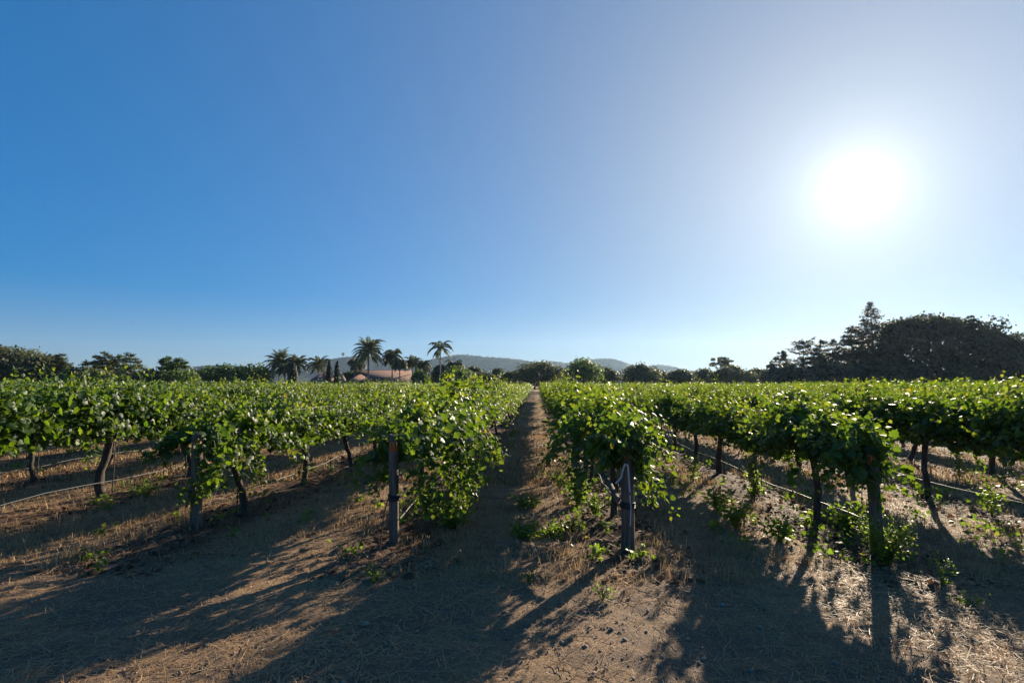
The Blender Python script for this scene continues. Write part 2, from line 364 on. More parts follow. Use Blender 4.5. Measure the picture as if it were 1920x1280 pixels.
# ------------------------------------------------------------------ hills
def hill(D, prof, width, seed, bump=5.0):
    xs = np.array([p[0] for p in prof], float); ys = np.array([p[1] for p in prof], float)
    px = np.linspace(xs[0], xs[-1], 260); py = np.interp(px, xs, ys)
    k = np.ones(15) / 15; py[7:-7] = np.convolve(py, k, 'valid')
    base = np.array([at(a, 721, D) for a in px]); top = np.array([at(a, b, D) for a, b in zip(px, py)])
    H = top[:, 2] * 1.0
    H = np.maximum(H, 0) * np.clip(np.minimum(np.arange(260), 259 - np.arange(260)) / 14.0, 0, 1)
    H = H + bump * (np.abs(fbm(px * 0.35, px * 0 + seed, 3, seed))) * (H > 15)
    nv = 26; v = np.linspace(-1, 1.3, nv)
    f2 = np.array([_f.x, _f.y])
    V = np.zeros((260, nv, 3))
    for a in range(nv):
        s = v[a]; sh = np.exp(-(s * 1.5) ** 2) - np.exp(-(1.5 ** 2)) if s < 0 else np.exp(-(s * 1.1) ** 2)
        sh = max(sh, 0) / (1 - (np.exp(-2.25) if s < 0 else 0))
        xy = base[:, :2] + f2 * s * width
        V[:, a, :2] = xy
        wob = 1 + 0.5 * fbm(px * 0.05, px * 0 + s * 3, 4, seed + 5) * (abs(s) if abs(s) < 1 else 0)
        V[:, a, 2] = H * sh * wob - 1.0 * (sh < 0.02)
    i, j = np.meshgrid(np.arange(259), np.arange(nv - 1), indexing='ij')
    F = np.stack([i * nv + j, (i + 1) * nv + j, (i + 1) * nv + j + 1, i * nv + j + 1], -1).reshape(-1, 4)
    h = MB(); h.add(V.reshape(-1, 3), F)
    o = tag(h.build('hill', M['hill'], smooth=True), kind='structure')
    # brush and trees standing on the hill: clumps scattered over its near face and crest
    n = 1500
    a = rng.integers(1, 258, n); b = np.where(rng.random(n) < 0.35, 11, rng.integers(3, 13, n))
    P = V[a, b] + (V[a + 1, b] - V[a, b]) * rng.random((n, 1)) + (V[a, np.minimum(b + 1, nv - 1)] - V[a, b]) * rng.random((n, 1)) * (b != 11)[:, None]
    P = P[P[:, 2] > 12]
    return P
CLUMPS = []
CLUMPS.append((2300, hill(2300, [(470, 716), (520, 700), (560, 692), (600, 678), (640, 671), (680, 667), (740, 675), (800, 677), (830, 670), (850, 665), (880, 666), (905, 669), (935, 671), (960, 673), (985, 677), (1005, 680), (1040, 686), (1075, 692), (1110, 704), (1140, 716)], 420, 3)))
CLUMPS.append((2600, hill(2600, [(960, 710), (990, 690), (1010, 679), (1040, 678), (1065, 682), (1085, 681), (1105, 675), (1125, 673), (1150, 673), (1180, 683), (1200, 692), (1240, 706), (1270, 716)], 380, 8)))
CLUMPS.append((2750, hill(2750, [(1170, 706), (1195, 694), (1215, 687), (1235, 684), (1260, 687), (1290, 695), (1325, 699), (1380, 703), (1450, 710), (1520, 716)], 300, 12)))
CLUMPS.append((2000, hill(2000, [(260, 716), (310, 700), (345, 692), (370, 688), (400, 686), (430, 686), (470, 691), (520, 698), (560, 704), (600, 714)], 260, 17)))
hw = MB()
for D, P in CLUMPS:
    n = len(P); s = rng.uniform(2.0, 5.0, n)[:, None]
    for k in range(3):
        q = P + rng.normal(0, 1, (n, 3)) * s * 0.35; q[:, 2] = P[:, 2] + s[:, 0] * rng.uniform(0.1, 0.7, n)
        a = unit(rng.normal(0, 1, (n, 3))); b = unit(np.cross(a, rng.normal(0, 1, (n, 3))))
        Vv = np.stack([q - a * s * 0.5, q + b * s * 0.5, q + a * s * 0.5, q - b * s * 0.5], 1).reshape(-1, 3)
        hw.add(Vv, np.arange(4 * n).reshape(-1, 4), np.repeat(rng.random(n), 4))
M['scrub'] = treeleaf('scrub_leaf', (0.020, 0.027, 0.020), .25)
tag(hw.build('hillside_woods', M['scrub']), kind='stuff', label='scrub and trees scattered over the hazy far hills', cat='woods')

# ------------------------------------------------------------------ vine leaves
_half = [(0.0, 0.0), (0.17, -0.13), (0.40, -0.06), (0.40, 0.14), (0.57, 0.34), (0.36, 0.46), (0.33, 0.70), (0.14, 0.74), (0.0, 1.0)]
def leaf_template():
    V = [(0, 0.36, 0.02)]; F = []
    out = [(x, y) for x, y in _half] + [(-x, y) for x, y in _half[-2:0:-1]]
    for x, y in out:
        V.append((x, y - 0.05, -0.30 * abs(x) ** 1.3 - 0.16 * max(0, y - 0.3) ** 2 + 0.02))
    n = len(out)
    for k in range(n): F.append((0, 1 + k, 1 + (k + 1) % n))
    return np.array(V), np.array(F)
LEAF_V, LEAF_F = leaf_template()
MID_V = np.array([(0, 0, 0), (0.42, 0.0, -0.1), (0.5, 0.42, -0.14), (0.2, 0.75, -0.08), (0, 1, -0.08), (-0.2, 0.75, -0.08), (-0.5, 0.42, -0.14), (-0.42, 0.0, -0.1)], float)
MID_F = np.array([(0, 1, 2, 3), (0, 3, 4, 5), (0, 5, 6, 7)])
def put_leaves(mb, P, N, T, S_, tint, tmpl=(LEAF_V, LEAF_F), mat=0):
    V0, F0 = tmpl; n = len(P)
    N = unit(N); T = unit(T - N * (T * N).sum(1, keepdims=True)); B = np.cross(T, N)
    L = S_[:, None, None]
    V = P[:, None] + L * (V0[None, :, :1] * B[:, None] + V0[None, :, 1:2] * T[:, None] + V0[None, :, 2:3] * N[:, None])
    F = (F0[None] + (np.arange(n) * len(V0))[:, None, None]).reshape(-1, F0.shape[1])
    mb.add(V.reshape(-1, 3), F, np.repeat(tint, len(V0)), mat)

def march(p, d, L, droop, steps):
    pts = [p.copy()]; h = L / steps
    for k in range(steps):
        d = d + np.array([0, 0, -droop * h]) + rng.normal(0, 0.085, 3); d = d / np.linalg.norm(d)
        p = p + d * h; pts.append(p.copy())
    return np.array(pts)

def shoot_leaves(pts, out, size, young=True):
    """leaf arrays along a shoot polyline; out: outward direction (unit, horizontal)"""
    n = len(pts); t = np.linspace(0, 1, n)
    P = pts + rng.normal(0, 0.045, (n, 3)); P[:, 2] += 0.01
    o = np.asarray(out)[None] if np.ndim(out) == 1 else out
    N = o * rng.uniform(0.2, 1.1, (n, 1)) + np.array([0, 0, 1.0]) * rng.uniform(0.05, 0.85, (n, 1)) + rng.normal(0, 0.50, (n, 3))
    T = o * 0.5 + np.array([0, 0, -0.75]) + rng.normal(0, 0.55, (n, 3))
    Sz = size * rng.uniform(0.72, 1.22, n) * (1 - 0.55 * t ** 2.5)
    tint = np.clip(0.14 + 0.46 * rng.random(n) + 0.34 * t ** 2 + (rng.random(n) < 0.012) * 0.4, 0, 1)
    return P, N, T, Sz, tint

def canopy(length=1.8, nshoot=34, top=1.70, halfw=0.36, hang=0.16, size=0.081, y0=0.0, zc=0.88, ramp_=None, dense=1.0, skew=0.0):
    A = [[], [], [], [], []]; canes = []
    for k in range(nshoot):
        y = y0 + (rng.uniform(-0.5, 0.5) if ramp_ is not None else float(np.clip(rng.normal(0, 0.26), -0.52, 0.52))) * length
        side = 1 if k % 2 else -1
        p = np.array([rng.normal(0, 0.05), y, zc + rng.uniform(-0.04, 0.08)])
        u = rng.random()
        if u < hang:      # drooping shoot
            phi = R(rng.uniform(50, 95)); L = rng.uniform(0.7, 1.15); dr = rng.uniform(1.8, 3.2)
        elif u > 0.93:    # a shoot escaping above the rest
            phi = R(rng.uniform(0, 20)); L = (top - zc) * rng.uniform(1.02, 1.24); dr = rng.uniform(0.1, 0.9)
        elif u < 0.62:    # upright
            phi = R(rng.uniform(0, 24)); L = rng.uniform(0.72, 0.98) * (top - zc) + 0.10; dr = rng.uniform(0.0, 0.5)
        else:             # spreading
            phi = R(rng.uniform(12, 46)); L = rng.uniform(0.6, 0.95); dr = rng.uniform(0.4, 1.6)
        d = np.array([side * math.sin(phi) + skew, rng.normal(0, 0.28), math.cos(phi)]); d /= np.linalg.norm(d)
        steps = int(L / 0.023 * dense)
        pts = march(p, d, L, dr, max(steps, 6))
        pts[:, 0] = np.clip(pts[:, 0], -halfw - 0.12 - .25 * (rng.random() < .12), halfw + 0.12 + .25 * (rng.random() < .12))
        if ramp_ is None: pts = pts[pts[:, 2] > (0.74 if rng.random() < .72 else .42)]
        if len(pts) < 4: continue
        o = np.stack([np.sign(pts[:, 0] + 1e-4) * np.clip(np.abs(pts[:, 0]) / 0.3, 0.25, 1), np.zeros(len(pts)), np.zeros(len(pts))], 1)
        for a, b in zip(A, shoot_leaves(pts[1:], o[1:], size)): a.append(b)
        canes.append(pts)
    # inner fill along the cordon so that the middle is closed
    n = int(560 * length / 1.8 * dense)
    P = np.stack([rng.normal(0, 0.15, n), y0 + np.clip(rng.normal(0, 0.28, n), -.5, .5) * length, zc + rng.uniform(-0.12, 0.50, n)], 1)
    o = np.stack([np.sign(P[:, 0]), np.zeros(n), np.zeros(n)], 1)
    for a, b in zip(A, shoot_leaves(P, o, size)): a.append(b)
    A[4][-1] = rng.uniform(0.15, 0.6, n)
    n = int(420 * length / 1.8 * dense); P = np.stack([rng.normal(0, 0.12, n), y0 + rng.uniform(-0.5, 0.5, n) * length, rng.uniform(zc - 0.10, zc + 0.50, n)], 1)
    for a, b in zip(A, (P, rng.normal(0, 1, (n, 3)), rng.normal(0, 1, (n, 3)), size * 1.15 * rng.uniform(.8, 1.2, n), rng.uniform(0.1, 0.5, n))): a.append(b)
    A = [np.concatenate(a) for a in A]
    if ramp_ is not None:
        A[0], = ramp_(A[0]),
    return A, canes

def trunk_mesh(mb, lean=(0, 0), r=0.05, zc=0.88, mat=0):
    z = np.linspace(-0.06, zc, 12); t = (z + 0.06) / (zc + 0.06)
    x = lean[0] * (1 - t) ** 1.2 + 0.04 * np.cumsum(rng.normal(0, 0.5, 12)) * (1 - t); y = lean[1] * (1 - t) + 0.07 * np.sin(t * rng.uniform(3, 7)) * (1 - t)
    rr = r * (1.25 - 0.35 * t + 0.45 * np.exp(-(t / 0.08) ** 2) + 0.25 * np.exp(-((t - 0.97) / 0.07) ** 2))
    mb.tube(np.stack([x, y, z], 1), rr, 9, 0.5, mat, wob=0.28)
def cordon_mesh(mb, length, zc=0.88, r=0.026, mat=0, y0=0.0):
    for s in (-1, 1):
        n = 9; y = s * np.linspace(0, length / 2, n) + y0 * np.linspace(0, 1, n); z = zc + np.concatenate([[-0.05, 0.0], rng.normal(0.01, 0.012, n - 2)])
        mb.tube(np.stack([rng.normal(0, 0.012, n), y, z], 1), r * np.linspace(1.3, 0.7, n), 7, 0.5, mat, wob=0.25)

SP = 1.75
VAR = []
for k in range(12):
    A, canes = canopy(length=SP + 0.25, nshoot=int(rng.integers(34, 42)), top=rng.uniform(1.62, 1.80), hang=rng.uniform(0.05, 0.16))
    fm = MB(); put_leaves(fm, *A)
    for c in canes: fm.tube(c[::6], 0.0035, 3, 0.55, 0, cap=False)
    f = fm.mesh('foliage', M['vine_leaf'])
    tm = MB(); trunk_mesh(tm, (rng.normal(0, 0.14), rng.normal(0, 0.20)), rng.uniform(0.028, 0.05)); t_ = tm.mesh('trunk', M['vine_bark'], True)
    cm = MB(); cordon_mesh(cm, SP); c_ = cm.mesh('cordon', M['vine_bark'], True)
    one = MB(); sub = rng.random(len(A[0])) < 0.75
    put_leaves(one, A[0][sub], A[1][sub], A[2][sub], A[3][sub] * 1.14, A[4][sub], tmpl=(MID_V, MID_F)); o_ = one.mesh('foliage', M['vine_leaf'])
    VAR.append((f, t_, c_, o_))
sm = MB(); sm.tube([(0.07, 0.05, -0.05), (0.07, 0.05, 1.15)], 0.008, 5); STAKE = sm.mesh('stake', M['dark_wire'])

HEAD = {0: 5.9, 1: 5.93, 2: 5.53, 3: 5.47, 4: 5.42, 5: 5.4}
FIRST = {-1: 8.7, 0: 5.65, 1: 6.6, 2: 7.0, 3: 6.75, 4: 6.6, 5: 6.5, 6: 6.3}
STEP = {1: 1.9, 4: 1.6, 5: 1.62}
FIELD_END = 104.0
ROWTXT = {1: 'the row of the post tagged 10', 2: 'the row just left of the bare path', 3: 'the row just right of the bare path', 4: 'the row of the post tagged 13'}
ROWPOST = {1: 'end post tagged 10', 2: 'end post tagged 11', 3: 'end post tagged 12', 4: 'end post tagged 13'}
ORD = ['', 'first', 'second', 'third', 'fourth', 'fifth', 'sixth', 'seventh', 'eighth']
NUMW = {1: 'first', 2: 'second', 3: 'third', 4: 'fourth', 5: 'fifth', 6: 'sixth', 7: 'seventh', 8: 'eighth', 9: 'ninth', 10: 'tenth'}

allv = []
for i in range(-46, 52):
    y = FIRST.get(i, 5.2 + float(rng.uniform(0, 0.8))); st = STEP.get(i, SP)
    if i == -1: y -= 2 * SP
    while y < FIELD_END:
        yy = y + rng.normal(0, 0.05)
        pr = proj((row_x(i), yy, 1.0))
        if pr and -260 < pr[0] < 2180: allv.append((math.hypot(row_x(i), yy), i, yy, pr[0]))
        y += st
SHOW = [v for v in allv if -3 <= v[1] <= 9 and v[2] < 60]
SHOW.sort(key=lambda v: v[0] * (1 + 0.10 * max(0, abs(v[1] - 2.5) - 2.0)))
SHOW = SHOW[:292]
keys = set((v[1], v[2]) for v in SHOW)
REST = [v for v in allv if (v[1], v[2]) not in keys]

# shoots of the first vines that hang over the end posts, as polylines of photo pixels at a distance
HANG = {
  1: [([(400, 800), (408, 850), (404, 890), (385, 920), (352, 948)], 6.05), ([(385, 810), (396, 860), (380, 905), (345, 935)], 6.1), ([(420, 820), (412, 870), (396, 900), (372, 930)], 6.2),
      ([(330, 820), (300, 845), (262, 855)], 6.3), ([(330, 815), (310, 850), (330, 900)], 6.3), ([(370, 800), (350, 815), (320, 850), (275, 862)], 6.4), ([(420, 800), (430, 840), (440, 880)], 6.3), ([(450, 800), (480, 850), (494, 890)], 6.7)],
  2: [([(745, 812), (768, 830), (774, 870), (776, 905), (784, 925)], 5.5), ([(780, 810), (800, 850), (790, 890), (768, 930), (772, 960)], 5.7), ([(730, 830), (714, 880), (704, 920)], 5.9), ([(728, 840), (722, 890), (690, 922)], 5.9),
      ([(830, 790), (880, 830), (915, 850), (944, 856)], 6.0), ([(830, 800), (880, 850), (905, 880), (880, 900)], 5.9), ([(860, 830), (880, 880), (868, 930), (858, 955)], 6.0), ([(830, 840), (850, 900), (862, 940)], 6.1),
      ([(880, 810), (930, 840), (912, 868)], 6.2), ([(800, 920), (815, 940), (850, 950), (868, 955)], 5.8), ([(790, 925), (808, 950), (835, 962)], 5.7), ([(840, 800), (870, 860), (890, 905), (872, 925)], 6.1), ([(850, 780), (900, 800), (925, 850)], 6.4)],
  3: [([(1190, 830), (1200, 870), (1206, 900), (1215, 930), (1228, 952)], 5.35), ([(1185, 830), (1196, 870), (1204, 905), (1212, 940)], 5.4), ([(1195, 820), (1220, 835), (1250, 850), (1274, 858)], 5.35), ([(1180, 810), (1215, 790), (1245, 790)], 5.6),
      ([(1190, 805), (1225, 820), (1240, 845)], 5.45), ([(1160, 800), (1130, 810), (1100, 815)], 5.5), ([(1080, 790), (1045, 830), (1022, 858)], 6.2), ([(1060, 800), (1030, 850), (1015, 880)], 6.6), ([(1085, 860), (1078, 900), (1082, 925)], 6.0), ([(1170, 790), (1195, 800), (1215, 825)], 5.3), ([(1150, 780), (1190, 785), (1230, 800)], 5.6)],
  4: [([(1588, 840), (1596, 890), (1602, 935)], 5.22), ([(1642, 850), (1638, 900), (1634, 940)], 5.2), ([(1605, 850), (1612, 880), (1606, 905)], 5.12), ([(1580, 820), (1570, 860), (1576, 890)], 5.2), ([(1630, 810), (1648, 830), (1652, 860), (1650, 890)], 5.2), ([(1600, 800), (1635, 815), (1655, 850), (1648, 900)], 5.3), ([(1645, 860), (1665, 890), (1690, 905), (1702, 908)], 5.6), ([(1560, 790), (1520, 800), (1490, 820)], 5.6), ([(1590, 830), (1585, 870), (1580, 900)], 5.35), ([(1560, 830), (1550, 870), (1556, 895)], 5.5), ([(1600, 795), (1625, 800), (1640, 790)], 5.3)],
}
def smooth_poly(pts, d, n):
    W3 = np.array([at(a, b, d) for a, b in pts]); t = np.linspace(0, 1, len(W3)); tt = np.linspace(0, 1, n)
    return np.stack([np.interp(tt, t, W3[:, k]) for k in range(3)], 1) + np.concatenate([[[0, 0, 0]], np.cumsum(rng.normal(0, 0.006, (n - 1, 3)), 0)])

cnt = {}
for dist, i, y, px in sorted(SHOW, key=lambda v: (v[1], v[2])):
    x = row_x(i)
    inframe = i in ROWTXT or -30 < px < 1950
    if inframe: cnt[i] = cnt.get(i, 0) + 1
    k = cnt.get(i, 0)
    if i in ROWTXT:
        if k == 1: lab = 'leafy grapevine draping its shoots over the ' + ROWPOST[i]
        elif k <= 8: lab = NUMW[k] + ' grapevine from the ' + ROWPOST[i] + ', along its row'
        else: lab = 'distant grapevine beyond the eighth vine in ' + ROWTXT[i]
    else:
        if i == 0: rt = 'row left of post tagged 10'
        elif i < 0: rt = NUMW[1 - i] + ' row left of post tagged 10'
        elif i == 5: rt = 'row right of post tagged 13'
        else: rt = NUMW[i - 4] + ' row right of post tagged 13'
        edge = 'left' if i < 3 else 'right'
        if k <= 1: lab = 'grapevine at the ' + edge + ' frame edge, ' + rt
        elif k <= 6: lab = NUMW[k] + ' grapevine from the ' + edge + ' frame edge, ' + rt
        else: lab = 'distant grapevine past the sixth one, ' + rt
    grp = 'grapevines in the trellised rows'
    v = VAR[int(rng.integers(0, len(VAR)))]
    head = (i in HANG and k == 1)
    if dist < 24 or head:
        root = tag(empty('grapevine', (x, y, gz(x, y))), lab, 'grapevine', grp)
        if head:
            yh = HEAD[i]; lo = yh - y + {1: .20, 2: .12, 3: -.05, 4: .06}[i]; L = SP / 2 + 0.2 - lo
            def rmp(P, lo=lo):
                t = np.clip((P[:, 1] - lo) / 1.5, 0, 1); f = 0.55 + 0.45 * t
                P = P.copy(); P[:, 2] = np.where(P[:, 2] > 0.8, 0.8 + (P[:, 2] - 0.8) * f, P[:, 2]); return P
            A, canes = canopy(length=L, y0=lo + L / 2, nshoot=int(30 * L), top=1.70, hang=0.2 if i in (2, 3) else 0.14, halfw=0.5, ramp_=rmp)
            fm = MB(); put_leaves(fm, *A)
            off = np.array([x, y, gz(x, y)])
            for pts, d in HANG[i]:
                ln_ = sum(math.dist(at(*a, d), at(*b, d)) for a, b in zip(pts, pts[1:]))
                for rep in range(3):
                    Q = smooth_poly(pts, d, max(6, int(ln_ / 0.030))) - off + rng.normal(0, 0.04, 3)
                    o = unit(np.array([np.sign(Q[:, 0].mean()) * 0.5, -0.7, 0.0]))
                    put_leaves(fm, *shoot_leaves(Q, o, 0.078))
                    fm.tube(Q[::2], 0.003, 3, 0.55, cap=False)
            link('foliage', fm.mesh('foliage', M['vine_leaf']), root)
            cm = MB(); cordon_mesh(cm, 2 * max(0.7, -lo)); cm.build('cordon', M['vine_bark'], root, smooth=True)
            link('trunk', v[1], root)
        else:
            fz = 0.82 + 0.30 * rng.random() + (0.07 if i == 0 and k <= 2 else 0.0 if i <= 0 else (-0.05 if i >= 4 else 0))
            fo = link('foliage', v[0], root); fo.scale = (rng.uniform(0.9, 1.1) * (1.32 if i in (2, 3) else 1), 1, fz)
            fo.rotation_euler = (0, 0, math.pi * (rng.random() < 0.5))
            link('cordon', v[2], root)
            tr = link('trunk', v[1], root); tr.rotation_euler = (0, 0, math.pi * (rng.random() < 0.5))
            if i == 5 and k <= 1: tr.scale = (1.5, 1.5, 1)
            if i == 0 and k <= 2: tr.scale = (1.35, 1.35, 1)
        if dist < 16 and rng.random() < 0.7: link('stake', STAKE, root)
    else:
        root = tag(empty('grapevine', (x, y, gz(x, y))), lab, 'grapevine', grp)
        fo = link('foliage', v[3], root); fo.scale = (rng.uniform(0.9, 1.1) * (1.3 if i in (2, 3) else 1), 1, rng.uniform(0.88, 1.1)); fo.rotation_euler = (0, 0, math.pi * (rng.random() < 0.5))
        link('trunk', v[1], root)

# the rest of the vineyard: thousands of vines that read as one mass
fv = MB()
QV = np.array([(0, 0, 0), (0.5, 0.4, -0.12), (0, 1, -0.1), (-0.5, 0.4, -0.12)], float); QF = np.array([(0, 1, 2), (0, 2, 3)])
for dist, i, y, px in REST:
    n = int(np.clip(9000 / dist, 90, 300)) if abs(i - 2.5) < 12 else int(np.clip(4000 / dist, 50, 160))
    s = np.clip(0.15 * math.sqrt(260.0 / n) * 0.85, 0.10, 0.30)
    top = 1.62 + 0.22 * rng.random()
    zz = rng.beta(1.6, 1.0, n) * (top - 0.72) + 0.72
    hw_ = 0.33 * np.sqrt(np.clip(1 - ((zz - 1.05) / 0.8) ** 2, 0.08, 1))
    P = np.stack([row_x(i) + rng.normal(0, 1, n) * hw_ * 0.75, y + rng.uniform(-0.95, 0.95, n), zz], 1)
    # a few shoots standing above the rest
    m_ = rng.random(n) < 0.05; P[m_, 2] = top + rng.random(m_.sum()) * 0.22
    o = np.stack([np.sign(P[:, 0] - row_x(i)), np.zeros(n), np.zeros(n)], 1)
    a, b, c, d_, e = shoot_leaves(P, o, s); put_leaves(fv, P, b, c, np.full(n, s) * rng.uniform(0.7, 1.2, n), np.clip(e * 0.9, 0, 1), (QV, QF))
    if abs(i - 2.5) < 10:
        fv.tube([(row_x(i), y, -0.05), (row_x(i) + rng.normal(0, .05), y, 0.9)], 0.045, 5, 0.5, 1, cap=False)
tag(fv.build('distant_vines', [M['vine_leaf'], M['vine_bark']]), 'farther vine rows of the vineyard reading as one green mass', 'vines', kind='stuff')

# ------------------------------------------------------------------ end posts
DIG = {'0': [[(.5, 0), (.12, .12), (0, .5), (.12, .88), (.5, 1), (.88, .88), (1, .5), (.88, .12), (.5, 0)]],
       '1': [[(.25, .78), (.55, 1), (.55, 0)]],
       '2': [[(.05, .8), (.3, 1), (.75, .97), (.92, .72), (.6, .42), (.05, 0), (.95, 0)]],
       '3': [[(.05, .9), (.5, 1), (.9, .8), (.5, .53), (.92, .25), (.5, 0), (.05, .1)]]}
def post(i, px, top, rad, num, lab, tilt=(0, 0), bandz=0.47, rope=False):
    x, y = row_x(i), HEAD[i]
    base = gz(x, y); H = top
    root = tag(empty('end_post', (x, y, base)), lab, 'post', 'wooden end posts of the vine rows')
    root.rotation_euler = (tilt[0], tilt[1], 0)
    z = np.concatenate([np.linspace(-0.15, H - 0.03, 12), [H - 0.012, H - 0.002, H]]); r = np.concatenate([np.full(12, rad), [rad * 0.93, rad * 0.75, rad * 0.3]])
    r[:3] *= 1.06
    b = MB(); b.tube(np.stack([z * 0 + rng.normal(0, 0.002, len(z)), z * 0, z], 1), r, 16, wob=0.07); b.build('shaft', M['post_wood'], root, smooth=True)
    w = MB()
    for q in range(5 if bandz else 0):
        th = np.linspace(0, 2 * np.pi, 25); zz = bandz + q * 0.012 + 0.006 * np.sin(th + q)
        w.tube(np.stack([(rad + 0.006) * np.cos(th), (rad + 0.006) * np.sin(th), zz], 1), 0.0065, 5, cap=False)
    if bandz: w.build('wire_wrap', M['dark_wire'], root)
    # number plate bent round the face towards the camera
    a0 = math.atan2(-y, -x); tz = H - 0.115; hh = 0.046; arc = 0.036 / rad
    def on(u, v, off): # u -1..1 across (left to right as seen), v 0..1 up
        a = a0 + u * arc
        return ((rad + off) * math.cos(a), (rad + off) * math.sin(a), tz + (v - 0.5) * 2 * hh)
    t = MB(); us = np.linspace(-1, 1, 9)
    V = [on(u, v, 0.006) for u in us for v in (0, 1)] + [on(u, v, 0.002) for u in us for v in (0, 1)]
    F = [(2 * k, 2 * k + 2, 2 * k + 3, 2 * k + 1) for k in range(8)] + [(18 + 2 * k, 18 + 2 * k + 1, 18 + 2 * k + 3, 18 + 2 * k + 2) for k in range(8)]
    F += [(2 * k, 18 + 2 * k, 18 + 2 * k + 2, 2 * k + 2) for k in range(8)] + [(2 * k + 1, 2 * k + 3, 18 + 2 * k + 3, 18 + 2 * k + 1) for k in range(8)] + [(0, 1, 19, 18), (16, 34, 35, 17)]
    t.add(V, F); pl = t.build('number_tag', M['tag_orange'], root)
    d = MB()
    for k, ch in enumerate(num):
        for st in DIG[ch]:
            d.tube([on(-0.78 + 0.86 * k + 0.70 * sx_, 0.15 + 0.70 * sy_, 0.0085) for sx_, sy_ in st], 0.0042, 6)
    d.build('numerals', M['tag_ink'], pl)
    return root
post(1, 355, 1.06, 0.060, '10', 'pale weathered round post with orange tag 10, vine leaves hanging on its right side', (0, R(-2)), 0.36)
post(2, 750, 1.13, 0.052, '11', 'slim wooden end post with orange tag 11, dark wire wrapped round its middle', (R(1), R(-1.2)), 0.45)
post(3, 1168, 1.09, 0.068, '12', 'dark wooden end post with faded tag 12 and a looped white cord', (0, R(0.5)), 0.42)
post(4, 1617, 1.06, 0.056, '13', 'dark leafy end post with orange tag 13 beside the bright green weed', (0, R(-0.5)), None)
# cord on post 12, wooden brace bits and dead canes
def poly_thing(name, mat_, pts, r, lab, cat, n=6, group=None):
    P = np.array(pts); t = np.linspace(0, 1, len(P)); tt = np.linspace(0, 1, max(14, 4 * len(P)))
    Q = np.stack([np.interp(tt, t, P[:, k]) for k in range(3)], 1)
    b = MB(); b.tube(Q - P[0], r, n); return tag(b.build(name, M[mat_], None, P[0], True), lab, cat, group)
D3 = math.hypot(row_x(3), HEAD[3]); dd = 5.29
poly_thing('cord', 'rope', [at(1154, 906, dd), at(1164, 896, dd), at(1168, 880, dd), at(1172, 869, dd), at(1177, 872, dd), at(1179, 895, dd), at(1181, 922, dd)], 0.009, 'pale cord looped over the face of the post tagged 12', 'cord')
poly_thing('cord', 'rope', [at(1181, 928, dd), at(1183, 950, dd), at(1182, 985, dd)], 0.006, 'thin loose cord end hanging low on the post tagged 12', 'cord')
b0 = at(1158, 936, 5.5); b1 = at(1126, 882, 6.4)
poly_thing('wood_brace', 'grey_stick', [b0, (b0 + b1) / 2 + Vector((0.01, 0, 0.01)), b1], np.linspace(0.034, 0.028, 14), 'grey split wooden brace leaning behind the post tagged 12', 'brace', 7)
c0 = at(1146, 926, 5.6); c1 = at(1121, 898, 6.0)
poly_thing('dead_cane', 'grey_stick', [c0, c1], 0.010, 'thin grey dead cane left of the post tagged 12', 'cane')
c0 = at(790, 920, 6.6); c1 = at(838, 886, 6.8)
poly_thing('dead_cane', 'grey_stick', [c0, (c0 + c1) / 2 + Vector((0, 0, 0.01)), c1], 0.013, 'grey dead cane lying slanted behind the post tagged 11', 'cane')
c0 = gnd(711, 1035); c1 = at(720, 960, c0.dot(_f) + 0.05); c2 = at(728, 935, c0.dot(_f) + 0.1)
poly_thing('dry_stem', 'litter', [c0 - Vector((0, 0, .03)), c1, c2], 0.006, 'tall thin reddish dry stem left of the post tagged 11', 'plant stem')
c0 = gnd(1860 - 110, 1215)
# sprinkler riser in row 1
s0 = gnd(620, 886); rt = tag(empty('sprinkler', (s0.x, s0.y, gz(s0.x, s0.y))), 'small dark sprinkler riser standing between vine trunks left of the post tagged 11', 'sprinkler')
q = MB(); q.tube([(0, 0, -.05), (0, 0, .24)], 0.012, 6); q.build('riser', M['dark_wire'], rt)
q = MB(); q.tube([(-.05, 0, .28), (0, 0, .23), (.05, 0, .29)], 0.010, 6); q.tube([(0, 0, .235), (0, 0, .275)], [.018, .01], 6); q.build('nozzle', M['dark_wire'], rt)

# ------------------------------------------------------------------ drip hoses and trellis wires, one per row
HOSETXT = dict(ROWTXT); 
for i in range(-3, 10):
    if i in ROWTXT: rt_ = ROWTXT[i]
    elif i == 0: rt_ = 'the row left of the post tagged 10'
    elif i < 0: rt_ = 'the ' + NUMW[1 - i] + ' row left of the post tagged 10'
    elif i == 5: rt_ = 'the row right of the post tagged 13'
    else: rt_ = 'the ' + NUMW[i - 4] + ' row right of the post tagged 13'
    x = row_x(i); y0 = HEAD.get(i, 5.4); ys = np.arange(y0, 62, 0.58)
    sag = 0.26 + 0.018 * np.sin((ys - y0) * 2 * np.pi / 3.5) + rng.normal(0, 0.008, len(ys))
    P = np.stack([x + 0.05 + rng.normal(0, 0.012, len(ys)), ys, sag], 1)
    h = MB(); h.tube(P - P[0], 0.006, 6, cap=False)
    tag(h.build('drip_hose', M['hose'], None, P[0], True), 'pale drip hose sagging low along ' + rt_, 'hose', 'drip hoses along the vine rows')
    for z_, nm in ((0.90, 'lower'), (1.28, 'upper')):
        if not -1 <= i <= 6: continue
        top_ = z_
        P = np.array([(x, y0, min(z_, 1.02)), (x, y0 + 2, top_), (x, 30, top_), (x, 60, top_)])
        h = MB(); h.tube(P - P[0], 0.0028, 4, cap=False)
        tag(h.build('trellis_wire', M['wire'], None, P[0]), nm + ' steel trellis wire along ' + rt_, 'wire', 'trellis wires of the vine rows')

